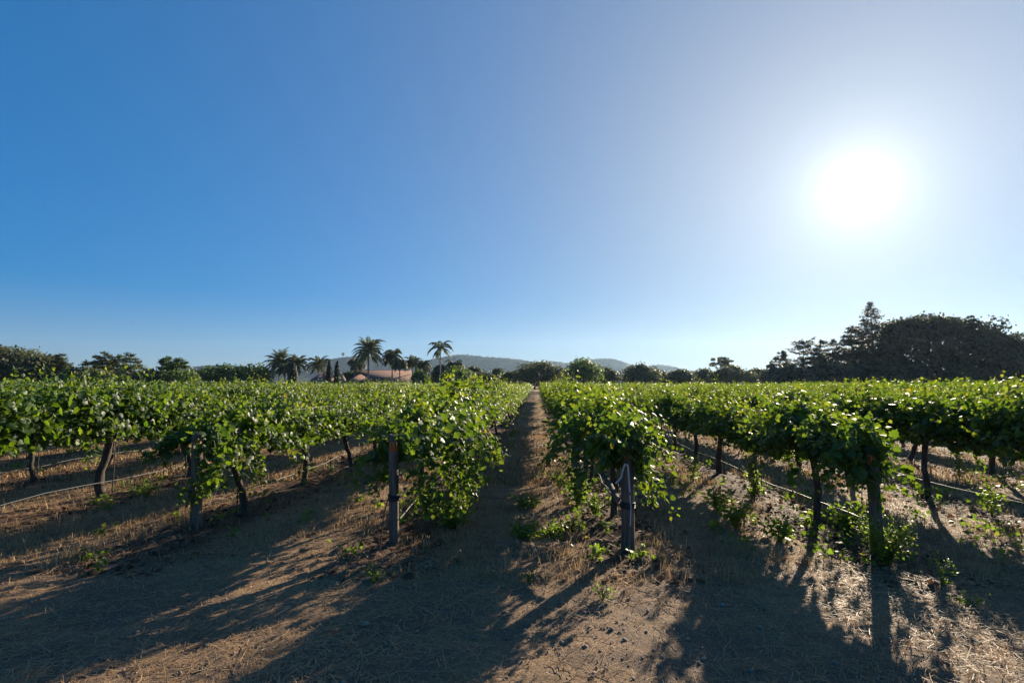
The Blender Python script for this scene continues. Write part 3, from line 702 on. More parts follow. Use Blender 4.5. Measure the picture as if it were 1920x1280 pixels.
# ------------------------------------------------------------------ grass, straw, litter
def blades(mb, P, H, lean, width, tint):
    n = len(P); th = rng.random(n) * 2 * np.pi; d = np.stack([np.cos(th), np.sin(th), np.zeros(n)], 1)
    ph = rng.random(n) * 2 * np.pi; w = np.stack([np.cos(ph), np.sin(ph), np.zeros(n)], 1) * width[:, None]
    up = np.array([0, 0, 1.0])
    m_ = P + d * (lean * H * 0.35)[:, None] + up * (H * 0.62)[:, None]
    t_ = P + d * (lean * H)[:, None] + up * (H * np.clip(1 - 0.45 * lean, .25, 1))[:, None]
    V = np.stack([P - w, P + w, m_ + w * .7, m_ - w * .7, t_], 1).reshape(-1, 3); o = np.arange(n)[:, None] * 5
    k = len(V)
    mb.add(V, np.concatenate([o + np.array([0, 1, 2, 3])]), np.repeat(tint, 5))
    T = o + np.array([3, 2, 4]); F = T
    mb.loops.append((F + (mb.nv - k)).ravel().astype(np.int32)); mb.starts.append(np.arange(n, dtype=np.int32) * 3 + mb.nl); mb.mi.append(np.zeros(n, dtype=np.int32)); mb.nl += F.size
def ground_pts(n, ylo, yhi, power=1.0):
    y = ylo + (yhi - ylo) * rng.random(n) ** power
    x = (rng.random(n) * 2 - 1) * (y * 1.08 + 0.8) + y * 0.0
    return x, y
gm = MB()
# short mown straw stubble and tufts, patchy
x, y = ground_pts(150000, 2.3, 16, 1.6)
u = (x - ROW0X) / ROWS; drow = np.abs(u - np.round(u)) * ROWS
pat = fbm(x * 0.55, y * 0.55, 4, 31) + 0.5; pat2 = fbm(x * 2.6, y * 2.6, 3, 41) + 0.5
keep = np.where(y < 5.2, rng.random(len(x)) < np.clip((pat - 0.42) * 3 + (pat2 - .5) * 2, 0.10, 0.9), rng.random(len(x)) < np.clip((drow - 0.15) * 1.5, 0.05, 1) * np.clip((pat2 - 0.38) * 5, 0.08, 1))
x, y = x[keep], y[keep]; n = len(x)
P = np.stack([x, y, ground_h(x, y) - 0.005], 1)
Hh = rng.gamma(3, 0.014, n) * np.where(y < 5.0, 0.8, 1.5) * (0.6 + 0.9 * (fbm(x * 1.3, y * 1.3, 2, 55) + .5))
blades(gm, P, Hh, rng.uniform(0.3, 1.7, n), rng.uniform(0.0012, 0.0028, n) * (1 + y / 12), np.clip(rng.normal(0.55, 0.2, n), 0, 0.93))
# clumps of taller dry grass
ncl = 1500; cx, cyy = ground_pts(ncl, 4.6, 26, 1.2); u = (cx - ROW0X) / ROWS; dr = np.abs(u - np.round(u)) * ROWS
ok = (dr > 0.25) & (fbm(cx * .6, cyy * .6, 3, 77) > -0.06); cx, cyy = cx[ok], cyy[ok]
extra = [gnd(1055, 1075), gnd(1100, 1090), gnd(1085, 1060), gnd(1190, 1080), gnd(990, 1095), gnd(1430, 1040), gnd(1180, 1100), gnd(640, 985), gnd(600, 965), gnd(560, 1000), gnd(250, 1010), gnd(130, 960)]
cx = np.concatenate([cx, [e.x for e in extra]]); cyy = np.concatenate([cyy, [e.y for e in extra]])
for a, b in zip(cx, cyy):
    m_ = int(rng.integers(25, 60)); r_ = rng.gamma(2, 0.07, m_); th = rng.random(m_) * 6.283
    px_, py_ = a + r_ * np.cos(th), b + r_ * np.sin(th); hgt = rng.uniform(0.06, 0.20)
    blades(gm, np.stack([px_, py_, ground_h(px_, py_) - .005], 1), hgt * rng.uniform(0.4, 1.1, m_), rng.uniform(0.1, 0.9, m_), rng.uniform(0.0014, 0.003, m_) * (1 + b / 14), np.clip(rng.normal(rng.uniform(.4, .75), 0.14, m_), 0, 0.94))
# far strips between the rows
x, y = ground_pts(110000, 9, 70, 1.4); u = (x - ROW0X) / ROWS; drow = np.abs(u - np.round(u)) * ROWS
kp = (drow > 0.3) & (np.abs(x - 0) < 24); x, y = x[kp], y[kp]; n = len(x)
blades(gm, np.stack([x, y, ground_h(x, y)], 1), rng.uniform(0.04, 0.16, n), rng.uniform(0.2, 1.0, n), rng.uniform(0.006, 0.014, n), np.clip(rng.normal(0.55, 0.2, n), 0, 1))
tag(gm.build('dry_grass', M['dry_grass']), 'short dry tan grass covering the ground between and before the rows', 'grass', kind='stuff')
# loose straw lying flat
st = MB(); x, y = ground_pts(60000, 2.3, 9, 1.5); pt = fbm(x * 0.7, y * 0.7, 4, 91) + .5
kp = rng.random(len(x)) < np.clip((pt - .35) * 3, .1, 1); x, y = x[kp], y[kp]; n = len(x)
th = rng.random(n) * 3.1416; L = rng.gamma(2.2, 0.028, n) + .02; d = np.stack([np.cos(th), np.sin(th), rng.normal(0, .12, n)], 1) * (L / 2)[:, None]; w = np.stack([-np.sin(th), np.cos(th), np.zeros(n)], 1) * rng.uniform(.001, .0024, n)[:, None]
c = np.stack([x, y, ground_h(x, y) + .008 + .012 * rng.random(n)], 1)
st.add(np.stack([c - d - w, c + d - w, c + d + w, c - d + w], 1).reshape(-1, 3), np.arange(4 * n).reshape(-1, 4), np.repeat(np.clip(rng.normal(.62, .2, n), 0, .94), 4))
for k in range(260):   # longer bent stalks
    a, b = ground_pts(1, 2.8, 5.2); a, b = float(a[0]), float(b[0]); th = rng.random() * 6.28; L = rng.uniform(.15, .45); pp = []
    for q_ in range(6):
        pp.append((a, b, gz(a, b) + .014 + .01 * rng.random())); a += math.cos(th) * L / 6; b += math.sin(th) * L / 6; th += rng.normal(0, .3)
    st.tube(pp, 0.0022, 4, rng.uniform(.6, .93))
tag(st.build('loose_straw', M['dry_grass']), 'loose straw scattered over the bare soil in front', 'straw', kind='stuff')
# dead leaves under the rows, clods and pebbles
lt = MB(); n = 9000; ri = rng.integers(-1, 7, n); y = 4.6 + 14 * rng.random(n) ** 1.4; x = row_x(ri) + rng.normal(0, .38, n)
P = np.stack([x, y, ground_h(x, y) + .012], 1)
put_leaves(lt, P, np.array([[0, 0, 1.]]) + rng.normal(0, .35, (n, 3)), rng.normal(0, 1, (n, 3)), rng.uniform(.03, .085, n), rng.random(n), (MID_V, MID_F))
tag(lt.build('fallen_leaves', M['litter']), 'brown fallen vine leaves lying under the rows', 'fallen leaves', kind='stuff')
pb = MB(); n = 9000; x, y = ground_pts(n, 2.3, 8, 1.4); s = rng.gamma(1.4, .0034, n) + .003
oct_ = np.array([(1, 0, 0), (0, 1, 0), (-1, 0, 0), (0, -1, 0), (0, 0, .7), (0, 0, -.7)]); of = np.array([(0, 1, 4), (1, 2, 4), (2, 3, 4), (3, 0, 4), (1, 0, 5), (2, 1, 5), (3, 2, 5), (0, 3, 5)])
V = np.stack([x, y, ground_h(x, y) + s * .3], 1)[:, None] + s[:, None, None] * oct_[None] * rng.uniform(.6, 1.3, (n, 6, 1)) + rng.normal(0, .15, (n, 6, 3)) * s[:, None, None]
pb.add(V.reshape(-1, 3), (of[None] + (np.arange(n) * 6)[:, None, None]).reshape(-1, 3), .5)
M['pebble'] = plain('pebble', (0.27, 0.20, 0.15), .9, 0, .5, 6)
tag(pb.build('pebbles', M['pebble']), 'small clods and pebbles on the soil in front', 'pebbles', kind='stuff')

# ------------------------------------------------------------------ green weeds: each clump a plant of its own
def weed(px, py, hgt, rad, n, lab, fine=False, tint=.55):
    p = gnd(px, py); z0 = gz(p.x, p.y)
    root = tag(empty('weed', (p.x, p.y, z0)), lab, 'weed', 'green weeds growing among the rows')
    b = MB(); s_ = MB(); ns = max(5, n // 22)
    for k in range(ns):
        th = rng.random() * 6.283; r_ = rad * math.sqrt(rng.random()); L = hgt * rng.uniform(.6, 1.1)
        end = np.array([r_ * math.cos(th), r_ * math.sin(th), L]); m_ = end * np.array([.4, .4, .6])
        s_.tube([(0, 0, -.02), m_, end], [.004, .003, .0015], 4, .6, cap=False)
        q_ = n // ns; t = rng.uniform(.2, 1.05, q_)[:, None]
        P = np.where(t < .5, m_ * t * 2, m_ + (end - m_) * (t - .5) * 2) + rng.normal(0, .035 if not fine else .022, (q_, 3)); P[:, 2] = np.abs(P[:, 2])
        put_leaves(b, P, rng.normal(0, .6, (q_, 3)) + np.array([0, 0, .8]), np.array([[math.cos(th), math.sin(th), .4]]) + rng.normal(0, .7, (q_, 3)), rng.uniform(.02, .045, q_) * (.7 if fine else 1.15), np.clip(rng.normal(tint, .15, q_), 0, 1), (MID_V * np.array([.6 if fine else .9, 1, 1]), MID_F))
    b.build('leaves', M['weed_leaf'], root); s_.build('stems', M['weed_leaf'], root)
weed(1660, 1058, .42, .30, 1500, 'bright green bushy weed at the foot of the post tagged 13', True, .7)
weed(1590, 1000, .30, .22, 420, 'dark leafy weed just left of the foot of the post tagged 13')
weed(1380, 985, .30, .20, 360, 'yellow green weed in the grass left of the post tagged 13, beside the shade edge', tint=.75)
weed(1462, 1010, .22, .22, 300, 'low green weed halfway between the trunks and the post tagged 13')
weed(1345, 955, .32, .18, 300, 'sunlit weed below the second trunk in the row of the post tagged 13', tint=.75)
weed(1300, 905, .40, .12, 160, 'thin upright weed under the far trunks right of the post tagged 12', tint=.7)
weed(1415, 935, .45, .12, 160, 'spindly weed with yellow leaves before the trunks of the row tagged 13', tint=.8)
weed(1025, 1000, .10, .24, 220, 'low green weed patch in the bare path nearest the camera')
weed(985, 1003, .12, .18, 220, 'small flat weed at the left edge of the bare path')
weed(1065, 992, .12, .18, 160, 'small green weed left of the post tagged 12 in sunlight', tint=.7)
weed(990, 948, .16, .22, 260, 'grassy green weed farther along the bare path')
weed(1050, 915, .36, .24, 420, 'tall feathery weed under the vine row right of the bare path', True, .65)
weed(1085, 945, .32, .24, 360, 'broad leafy weed under the vine left of the post tagged 12', tint=.6)
weed(1120, 972, .22, .16, 220, 'dark weed close to the left foot of the post tagged 12')
weed(850, 985, .24, .28, 420, 'leafy weed right of the post tagged 11 under the drooping vine', tint=.5)
weed(800, 965, .26, .18, 260, 'small weed behind the post tagged 11', tint=.6)
weed(180, 1065, .15, .08, 40, 'thin green weed standing in the sunlit straw on the left', tint=.3)
weed(160, 1050, .07, .14, 40, 'flat green weed beside the thin weed on the left', tint=.3)
weed(705, 1088, .12, .10, 120, 'tiny weed tuft in the straw before the post tagged 11', True)
weed(990, 1085, .10, .10, 120, 'tiny green tuft in the sunlit straw of the near path', True)
weed(1130, 1120, .10, .08, 90, 'tiny green tuft in the straw before the post tagged 12', True)
weed(1765, 1100, .26, .12, 90, 'thin grassy weed right of the bushy weed', True, .35)
weed(1812, 1130, .08, .14, 90, 'low green weed in the shade at the right', True, .5)
weed(270, 930, .22, .40, 420, 'green grassy weed patch between the rows on the left', True, .5)
weed(1800, 905, .45, .12, 140, 'yellow leafed weed standing between the rows on the right', tint=.85)
weed(1860, 970, .4, .14, 170, 'reddish green weed before the leaning trunk at the right edge', tint=.7)
# unnumbered small green sprouts
sp_ = MB(); x, y = ground_pts(420, 5.6, 24, 1.1)
xs_ = np.concatenate([rng.normal(2.9, .5, 60), rng.normal(0.75, .35, 24), rng.normal(-1.5, .4, 14), rng.normal(5.4, .5, 30)]); ys_ = 5.2 + 9 * rng.random(len(xs_)) ** 1.5
x = np.concatenate([x, xs_]); y = np.concatenate([y, ys_]); sure = np.arange(len(x)) >= 420

for q_, (a, b) in enumerate(zip(x, y)):
    if not sure[q_] and fbm(np.array([a * .5]), np.array([b * .5]), 2, 5)[0] < 0.0: continue
    m_ = 16; r_ = rng.gamma(2, .04, m_); th = rng.random(m_) * 6.283
    P = np.stack([a + r_ * np.cos(th), b + r_ * np.sin(th), gz(a, b) + rng.uniform(.01, .12, m_)], 1)
    put_leaves(sp_, P, rng.normal(0, .6, (m_, 3)) + np.array([0, 0, .8]), rng.normal(0, 1, (m_, 3)), rng.uniform(.025, .055, m_) * (1 + b / 30), np.clip(rng.normal(.5, .2, m_), 0, 1), (MID_V, MID_F))
tag(sp_.build('undergrowth', M['weed_leaf']), 'sparse green sprouts dotted through the dry grass between rows', 'undergrowth', kind='stuff')

# ------------------------------------------------------------------ trees
def leaf_cloud(mb, C, Rr, n, size, up_bias=.3, tint0=.5, shell=True):
    """n leaf clumps spread over lobes with centres C, radii Rr (k,3)"""
    k = len(C); vol = Rr.prod(1) ** (2 / 3); w = rng.choice(k, n, p=vol / vol.sum())
    d = unit(rng.normal(0, 1, (n, 3))); rad = (rng.random(n) ** (1 / 6 if shell else 1 / 3))[:, None]
    P = C[w] + d * Rr[w] * rad
    N = unit(d + rng.normal(0, .5, (n, 3)) + np.array([0, 0, up_bias])); T = rng.normal(0, 1, (n, 3))
    lobe_t = rng.random(k) * .5 + .2
    put_leaves(mb, P, N, T, size * rng.uniform(.55, 1.35, n), np.clip(lobe_t[w] + rng.normal(0, .14, n) + tint0 - .5, 0, 1), (QV + np.array([0, -.5, 0]), QF))
def lobes(px0, px1, ytop, ybot, d, n, rel=.3, dome=1.0, depth=None, prof=None):
    """lobe centres filling a crown whose outline was measured in the photo; local to the tree's base"""
    w = (px1 - px0) / FPX * d; h = at(960, ytop, d).z; hb = max(.2, at(960, ybot, d).z); D = depth or min(w * .8, 14); C = []; RR = []
    xm = (px0 + px1) / 2
    if prof: PX = [(a - xm) / FPX * d for a, b in prof]; PZ = [at(960, b, d).z for a, b in prof]
    off = rng.uniform(-.15, .15)
    def top(x):
        if prof: return float(np.interp(x, PX, PZ))
        q = abs(x / (w / 2) - off * (1 - abs(x / (w / 2)))); return hb + (h - hb) * (max(0.0, 1 - q ** 2.3)) ** (.5 + .1 * dome)
    r0 = rel * min(w, (h - hb) * 1.4) * .5
    for k in range(n):
        r_ = r0 * rng.uniform(.65, 1.25); x = (2 * ((k // 2 * .618034 + .37 * (k % 2)) % 1) - 1) * max(.05, w / 2 - r_ * .55); t = top(x)
        z = t - r_ * rng.uniform(.75, 1.1) if k % 2 == 0 else hb + r_ * .4 + ((k // 2 * .754877) % 1) * max(0, t - hb - r_ * 1.2)
        z = max(z, hb + r_ * .3); yy = rng.uniform(-1, 1) * D / 2 * math.sqrt(max(.1, 1 - (x / (w / 2)) ** 2)) * (1 if k % 2 else .55)
        if k % 2: r_ *= 1.7
        C.append((x, yy, z)); RR.append((r_, r_, r_ * rng.uniform(.7, .95)))
    return np.array(C), np.array(RR), w, h, hb
def trunk_limbs(mb, h, r, C, nl=6, z0=None, m=0):
    z0 = z0 or h * .3
    mb.tube([(0, 0, -.5), (rng.normal(0, .1), rng.normal(0, .1), z0), (rng.normal(0, .3), 0, h * .75)], [r * 1.3, r, r * .35], 8, .5, m, wob=.15)
    for k in rng.choice(len(C), min(nl, len(C)), replace=False):
        c = C[k]; s0 = np.array([0, 0, z0 * rng.uniform(.7, 1.3)]); mb.tube([s0, (s0 + c) / 2 + np.array([0, 0, .1 * h * (rng.random() - .3)]), c], [r * .6, r * .4, r * .15], 6, .5, m)
def tree(name, px0, px1, ytop, d, mat_, lab, n=2200, size=.62, nl=14, rel=.42, ybot=716, dome=1.0, group=None, trunk_r=.3, cat='tree', depth=None, tint=.5, prof=None):
    base = at((px0 + px1) / 2, 721, d); base.z = 0
    root = tag(empty(name, base), lab, cat, group)
    nl = int(nl * 1.9); C, RR, w, h, hb = lobes(px0, px1, ytop, ybot, d, nl, rel, dome, depth, prof); n = int(n * 1.5)
    c = MB(); leaf_cloud(c, C, RR, n, size, tint0=tint)
    # loose sprays beyond the lobes make the outline uneven
    m_ = n // 8; k = rng.integers(0, len(C), m_); dv = unit(rng.normal(0, 1, (m_, 3)) + np.array([0, 0, .4])); P = C[k] + dv * RR[k] * rng.uniform(1.0, 1.18, (m_, 1))
    put_leaves(c, P, rng.normal(0, 1, (m_, 3)), dv, size * rng.uniform(.4, 1.0, m_), np.clip(rng.normal(tint, .2, m_), 0, 1), (QV, QF))
    c.build('crown', M[mat_], root)
    t = MB(); trunk_limbs(t, h, trunk_r, C); t.build('trunk', M['bark'], root, smooth=True)
    return root
def conifer(px, ytop, halfw, d, mat_, lab, n_whorl=16, density=1.0, zlow=.8, droop=-.15, power=.8, plate=.34, group=None, lift=0.0):
    base = at(px, 721, d); base.z = 0; h = at(px, ytop, d).z; Rm = halfw / FPX * d
    root = tag(empty('conifer', base), lab, 'tree', group)
    t = MB(); t.tube([(0, 0, -.5), (rng.normal(0, .1), 0, h * .5), (0, 0, h)], [.016 * h, .010 * h, .012], 8, .5, 0, wob=.1)
    c = MB()
    for k in range(n_whorl):
        f = (k + .3) / n_whorl; z = zlow + (h - zlow) * f
        L0 = Rm * 1.12 * (1 - f) ** power + .2
        for q_ in range(int(rng.integers(5, 9))):
            th = rng.random() * 6.283; L = L0 * rng.uniform(.55, 1.15); e = np.array([math.cos(th) * L, math.sin(th) * L, L * (droop + lift * (1 - f) + rng.normal(0, .10))])
            s0 = np.array([0, 0, z + rng.normal(0, .15)]); t.tube([s0, s0 + e * .5 + np.array([0, 0, .04 * L]), s0 + e], [.05, .03, .01], 4, .5, 0, cap=False)
            m_ = int((16 + 30 * L) * density); tt = rng.random(m_)[:, None] ** .7
            wd = np.array([-math.sin(th), math.cos(th), 0]) * (rng.random((m_, 1)) - .5) * (L * .55 * (1.05 - tt))
            P = s0 + e * tt + wd + rng.normal(0, .14, (m_, 3))
            put_leaves(c, P, rng.normal(0, .35, (m_, 3)) + np.array([0, 0, 1]), e / L + wd * .8 + rng.normal(0, .3, (m_, 3)), plate * (.65 + .55 * L / Rm) * rng.uniform(.7, 1.6, m_), np.clip(rng.normal(.5, .2, m_), 0, 1), (QV * np.array([.55, 1, 1]), QF))
    m_ = 30; put_leaves(c, np.stack([rng.normal(0, .08, m_), rng.normal(0, .08, m_), h - rng.random(m_) * .1 * h], 1), rng.normal(0, 1, (m_, 3)), rng.normal(0, .5, (m_, 3)) + np.array([0, 0, 1]), np.full(m_, .35), rng.random(m_), (QV * np.array([.5, 1, 1]), QF))
    c.build('crown', M[mat_], root); t.build('trunk', M['bark'], root, smooth=True)
    return root
def palm(px, ycrown, halfw, d, lab, nf=26, droop=1.0, up=.9, r=.17, lean=0.0, feather=.75):
    nf = int(nf * 1.25); droop *= 0.9
    base = at(px - lean, 721, d); base.z = 0; hc = at(px, ycrown, d).z; L0 = halfw / FPX * d * 1.22; dx = lean / FPX * d
    root = tag(empty('palm_tree', base), lab, 'palm tree', 'palm trees around the tile roofed house')
    t = MB(); t.tube([(0, 0, -.4), (dx * .4, 0, hc * .4), (dx, 0, hc)], [r * 1.3, r, r * .8], 9, .5, 0, wob=.08); t.build('trunk', M['palm_bark'], root, smooth=True)
    s_ = MB(); s_.tube([(dx, 0, hc - .1), (dx, 0, hc + .9)], [r * .9, r * .4], 8, .3)
    c = s_; top = np.array([dx, 0, hc + .4])
    for k in range(nf):
        th = k * 2.39996 + rng.normal(0, .2); f = (k + .5) / nf; el = up * min(1.22, 1.45 - 1.75 * f) + rng.normal(0, .10); L = L0 * rng.uniform(.85, 1.15)
        d3 = np.array([math.cos(th) * math.cos(el), math.sin(th) * math.cos(el), math.sin(el)]); p = top.copy(); pts = [p.copy()]; st_ = 9
        for q_ in range(st_):
            p = p + d3 * L / st_; d3 = d3 + np.array([0, 0, -droop * 1.7 / st_ * (1 + q_ / st_)]); d3 /= np.linalg.norm(d3); pts.append(p.copy())
        pts = np.array(pts); c.tube(pts, np.linspace(.05, .012, len(pts)), 4, .6, cap=False)
        tt = np.linspace(.12, .99, 24); idx = tt * st_; P = np.stack([np.interp(idx, np.arange(st_ + 1), pts[:, a]) for a in range(3)], 1)
        T = unit(np.gradient(P, axis=0)); side = unit(np.cross(T, np.array([0, 0, 1.0]))); ll = feather * np.sin(np.pi * np.clip(tt, .1, .95)) ** .6 + .1
        for s in (-1, 1):
            dv = side * s * .8 + T * .55 + np.array([0, 0, -.55]) + rng.normal(0, .12, (24, 3))
            put_leaves(c, P, np.cross(dv, T), dv, ll * rng.uniform(.8, 1.2, 24), np.clip(rng.normal(.5, .18, 24), 0, 1), (QV * np.array([.33, 1, .5]), QF))
    c.build('crown', M['palm'], root)
    return root
def cypress(px, ytop, halfw, d, lab):
    base = at(px, 721, d); base.z = 0; h = at(px, ytop, d).z; w = halfw / FPX * d
    root = tag(empty('cypress_tree', base), lab, 'tree', 'dark columnar cypresses by the house')
    n = 1500; f = rng.random(n); prof = w * np.minimum(1, np.minimum((f + .05) * 6, (1.02 - f) * 3.2)) ** .8; th = rng.random(n) * 6.283
    P = np.stack([np.cos(th) * prof * rng.uniform(.7, 1.05, n), np.sin(th) * prof * rng.uniform(.7, 1.05, n), .3 + f * (h - .4)], 1)
    c = MB(); put_leaves(c, P, np.stack([np.cos(th), np.sin(th), f * 0 + .2], 1) + rng.normal(0, .35, (n, 3)), np.array([[0, 0, 1.]]) + rng.normal(0, .3, (n, 3)), rng.uniform(.3, .6, n), rng.random(n), (QV * np.array([.6, 1, 1]), QF))
    c.build('crown', M['cypress'], root)
    t = MB(); t.tube([(0, 0, -.3), (0, 0, h * .9)], [.16, .03], 7); t.build('trunk', M['bark'], root)

# left
tree('oak_tree', -70, 78, 647, 125, 'oak', 'broad dark oak at the left edge behind the vines', 3600, .75, 20, .42)
tree('oak_tree', 40, 104, 664, 122, 'oak', 'lower dark oak right of the broad edge oak', 1800, .65, 12, .45)
conifer(108, 663, 30, 118, 'conifer', 'olive conifer right of the dark oaks', 12, 1.3, .5, .0, .7, .42)
conifer(128, 682, 32, 116, 'conifer', 'short olive conifer beside the dark oaks, sloping down to the right', 9, 1.3, .3, .0, .6, .42)
conifer(158, 675, 16, 128, 'conifer', 'small narrow conifer left of the layered trio', 11, 1.2, .4, .0, .7, .36)
conifer(192, 659, 38, 124, 'conifer', 'tallest conifer of the layered trio on the left', 11, 1.3, .6, .05, .65, .42)
conifer(218, 664, 32, 126, 'conifer', 'middle conifer of the layered trio on the left', 11, 1.3, .6, .05, .65, .42)
conifer(242, 663, 40, 122, 'conifer', 'right conifer of the layered trio with stepped branches', 11, 1.3, .6, .05, .65, .42)
tree('shrub', 150, 215, 692, 112, 'conifer', 'low olive shrub before the layered conifers, left one', 900, .5, 9, .5, cat='shrub', trunk_r=.12)
tree('shrub', 215, 300, 694, 110, 'oak', 'low dark shrub between the layered conifers and the bright pair', 1100, .5, 10, .5, cat='shrub', trunk_r=.12)
tree('shrub', 258, 312, 691, 113, 'conifer', 'low olive shrub left of the bright conifer pair', 900, .5, 9, .5, cat='shrub', trunk_r=.12)
tree('shrub', 112, 166, 688, 114, 'conifer', 'low olive shrub left of the layered conifers beside the dark oaks', 900, .5, 9, .5, cat='shrub', trunk_r=.12)
conifer(309, 669, 28, 116, 'broad', 'left tree of the bright green conifer pair', 11, 1.5, .4, .05, .6, .44)
conifer(333, 671, 32, 115, 'broad', 'right tree of the bright green conifer pair', 11, 1.5, .4, .05, .6, .44)
tree('shrub', 300, 368, 692, 111, 'broad', 'green shrub at the foot of the bright conifer pair', 900, .5, 9, .5, cat='shrub', trunk_r=.12)
for k, (a, b, t, lab) in enumerate([(362, 410, 687, 'green round tree leftmost in the clipped line before the palms'), (396, 440, 683, 'taller green tree second in the clipped line before the palms'), (428, 476, 686, 'dark green tree third in the clipped line before the palms'), (464, 508, 685, 'dark green tree last in the clipped line, beside the palm clump')]):
    tree('broadleaf_tree', a, b, t, 128 + 3 * (k % 2), 'broad', lab, 1300, .55, 10, .5, dome=.8, tint=.45)
# palms, cypresses
palm(523, 684, 27, 138, 'bushy palm at the left end of the palm group', 42, .9, 1.1, .2)
palm(533, 692, 20, 134, 'short palm of the left clump with pale trunks', 24, 1.1, .9, .18)
palm(556, 684, 22, 140, 'palm right of the left clump behind the wide cypress', 26, .95, 1.05)
palm(596, 686, 22, 142, 'spiky palm above the left roof of the house', 24, 1.0, 1.0)
palm(690, 662, 31, 128, 'tallest palm with a big full crown before the tiled roof', 40, 1.0, 1.0, .2)
palm(669, 682, 19, 140, 'brownish palm just left of the tallest palm', 26, 1.4, .8)
palm(735, 671, 21, 132, 'palm with a dense crown right of the tallest palm', 34, 1.25, .95, .17)
palm(749, 683, 16, 131, 'shorter palm against the dense crowned palm', 24, 1.4, .85, .15)
palm(773, 684, 17, 142, 'upright palm behind the right end of the tiled roof', 22, 1.0, 1.05, .15)
palm(793, 687, 17, 138, 'low palm between the tiled roof and the tall open palm', 22, 1.2, .9, .15)
palm(825, 655, 25, 130, 'tall open palm with few arching fronds, standing alone', 15, 1.15, .9, .17)
palm(852, 687, 19, 142, 'dark bushy palm right of the tall open palm', 30, 1.3, .85, .2)
cypress(548, 682, 9.5, 129, 'wide dark cypress before the left palm clump')
cypress(616, 678, 5, 126, 'slim cypress left of the brick chimney')
cypress(631, 678, 5, 126, 'slim cypress right of the brick chimney')
for a, b, t, d, m_, lab in [
    (774, 802, 696, 126, 'broad', 'round green tree before the right end of the tiled house'),
    (640, 668, 697, 140, 'broad', 'light green bush behind the tiled roof beside the gable'),
    (812, 842, 684, 140, 'dull', 'narrow grey green tree beside the tall open palm'),
    (835, 885, 688, 134, 'broad', 'broad green tree under the dark bushy palm'),
    (870, 900, 686, 145, 'dull', 'small pointed tree right of the dark bushy palm'),
    (888, 930, 698, 140, 'dull', 'low dull tree left of the little round top tree'),
    (922, 946, 690, 150, 'dull', 'little round topped tree standing above its neighbours'),
    (938, 990, 696, 142, 'oak', 'low dark tree left of the big dark tree by the path end'),
    (972, 1060, 676, 132, 'oak', 'big dark spreading tree above the end of the path'),
    (1064, 1122, 673, 120, 'broad', 'dense round green tree just right of the path end'),
    (1118, 1156, 690, 138, 'dull', 'pale green tree between the round tree and the white cottage'),
    (1171, 1230, 682, 126, 'dull', 'round tree right of the white cottage'),
    (1222, 1254, 695, 138, 'dull', 'small tree right of the round tree by the cottage'),
    (1248, 1304, 693, 130, 'dull', 'low wide tree between the cottage trees and the umbrella tree'),
    (1296, 1345, 692, 136, 'dull', 'low tree on the left flank of the umbrella tree'),
    (1335, 1405, 686, 128, 'dull', 'wide low tree under the umbrella crowned tree'),
    (1396, 1442, 691, 132, 'dull', 'low tree between the umbrella tree and the dark conifers')]:
    tree('broadleaf_tree', a, b, t, d, m_, lab, int(900 + (b - a) * 18), .55, 12, .46, dome=.9, tint=.5)
# umbrella-crowned eucalyptus
def umbrella_tree():
    d = 150; base = at(1352, 721, d); base.z = 0; root = tag(empty('eucalyptus_tree', base), 'umbrella crowned tree rising above the low trees right of the hills', 'tree')
    C = []; RR = []
    for k in range(16):
        p = at(1352 + rng.uniform(-17, 17), 676 + rng.uniform(-6, 10), d + rng.uniform(-3, 3)) - base; C.append(p); RR.append((rng.uniform(.6, 1.2), rng.uniform(.6, 1.2), rng.uniform(.35, .6)))
    C, RR = np.array(C), np.array(RR); c = MB(); leaf_cloud(c, C, RR, 1300, .4); c.build('crown', M['dull'], root)
    t = MB(); trunk_limbs(t, 8.5, .25, C, 12, 5.2); t.build('trunk', M['bark'], root)
umbrella_tree()
# right: dark conifers and the great round tree against the sun
conifer(1446, 680, 22, 105, 'pine_dark', 'small dark conifer at the left end of the right hand grove', 10, 1.4, .4, .0, .6, .36)
conifer(1470, 658, 28, 104, 'pine_dark', 'spiky dark conifer left of the open branched tree', 13, 1.4, .4, .1, .6, .36)
conifer(1509, 636, 36, 100, 'pine_dark', 'open branched dark conifer with long level boughs', 9, 1.1, 1.5, .12, .35, .34)
conifer(1543, 637, 36, 102, 'pine_dark', 'dark conifer right of the open branched one', 13, 1.3, .6, .1, .55, .36)
conifer(1568, 636, 30, 106, 'pine_dark', 'narrow dark conifer left of the tallest conifer', 14, 1.3, .6, .1, .7, .36)
conifer(1602, 612, 46, 104, 'pine_dark', 'stout dark conifer against the left side of the tallest conifer', 17, 1.4, .8, .08, .55, .38)
conifer(1640, 566, 60, 102, 'pine_dark', 'tallest dark conifer with a thin pointed top', 34, .95, .8, .12, .85, .34)
tree('oak_tree', 1660, 1920, 593, 102, 'pine_dark', 'huge dome shaped dark tree near the sun at the right', 16000, .55, 140, .16, ybot=716, trunk_r=.6, depth=15, prof=[(1658, 690), (1666, 618), (1680, 601), (1707, 596), (1735, 595), (1762, 593), (1790, 597), (1815, 602), (1840, 610), (1862, 623), (1885, 628), (1905, 640), (1918, 656), (1928, 700)])
tree('broadleaf_tree', 1880, 1960, 664, 108, 'pine_dark', 'smaller dark tree at the right edge beside the huge dome tree', 1400, .55, 12, .4)
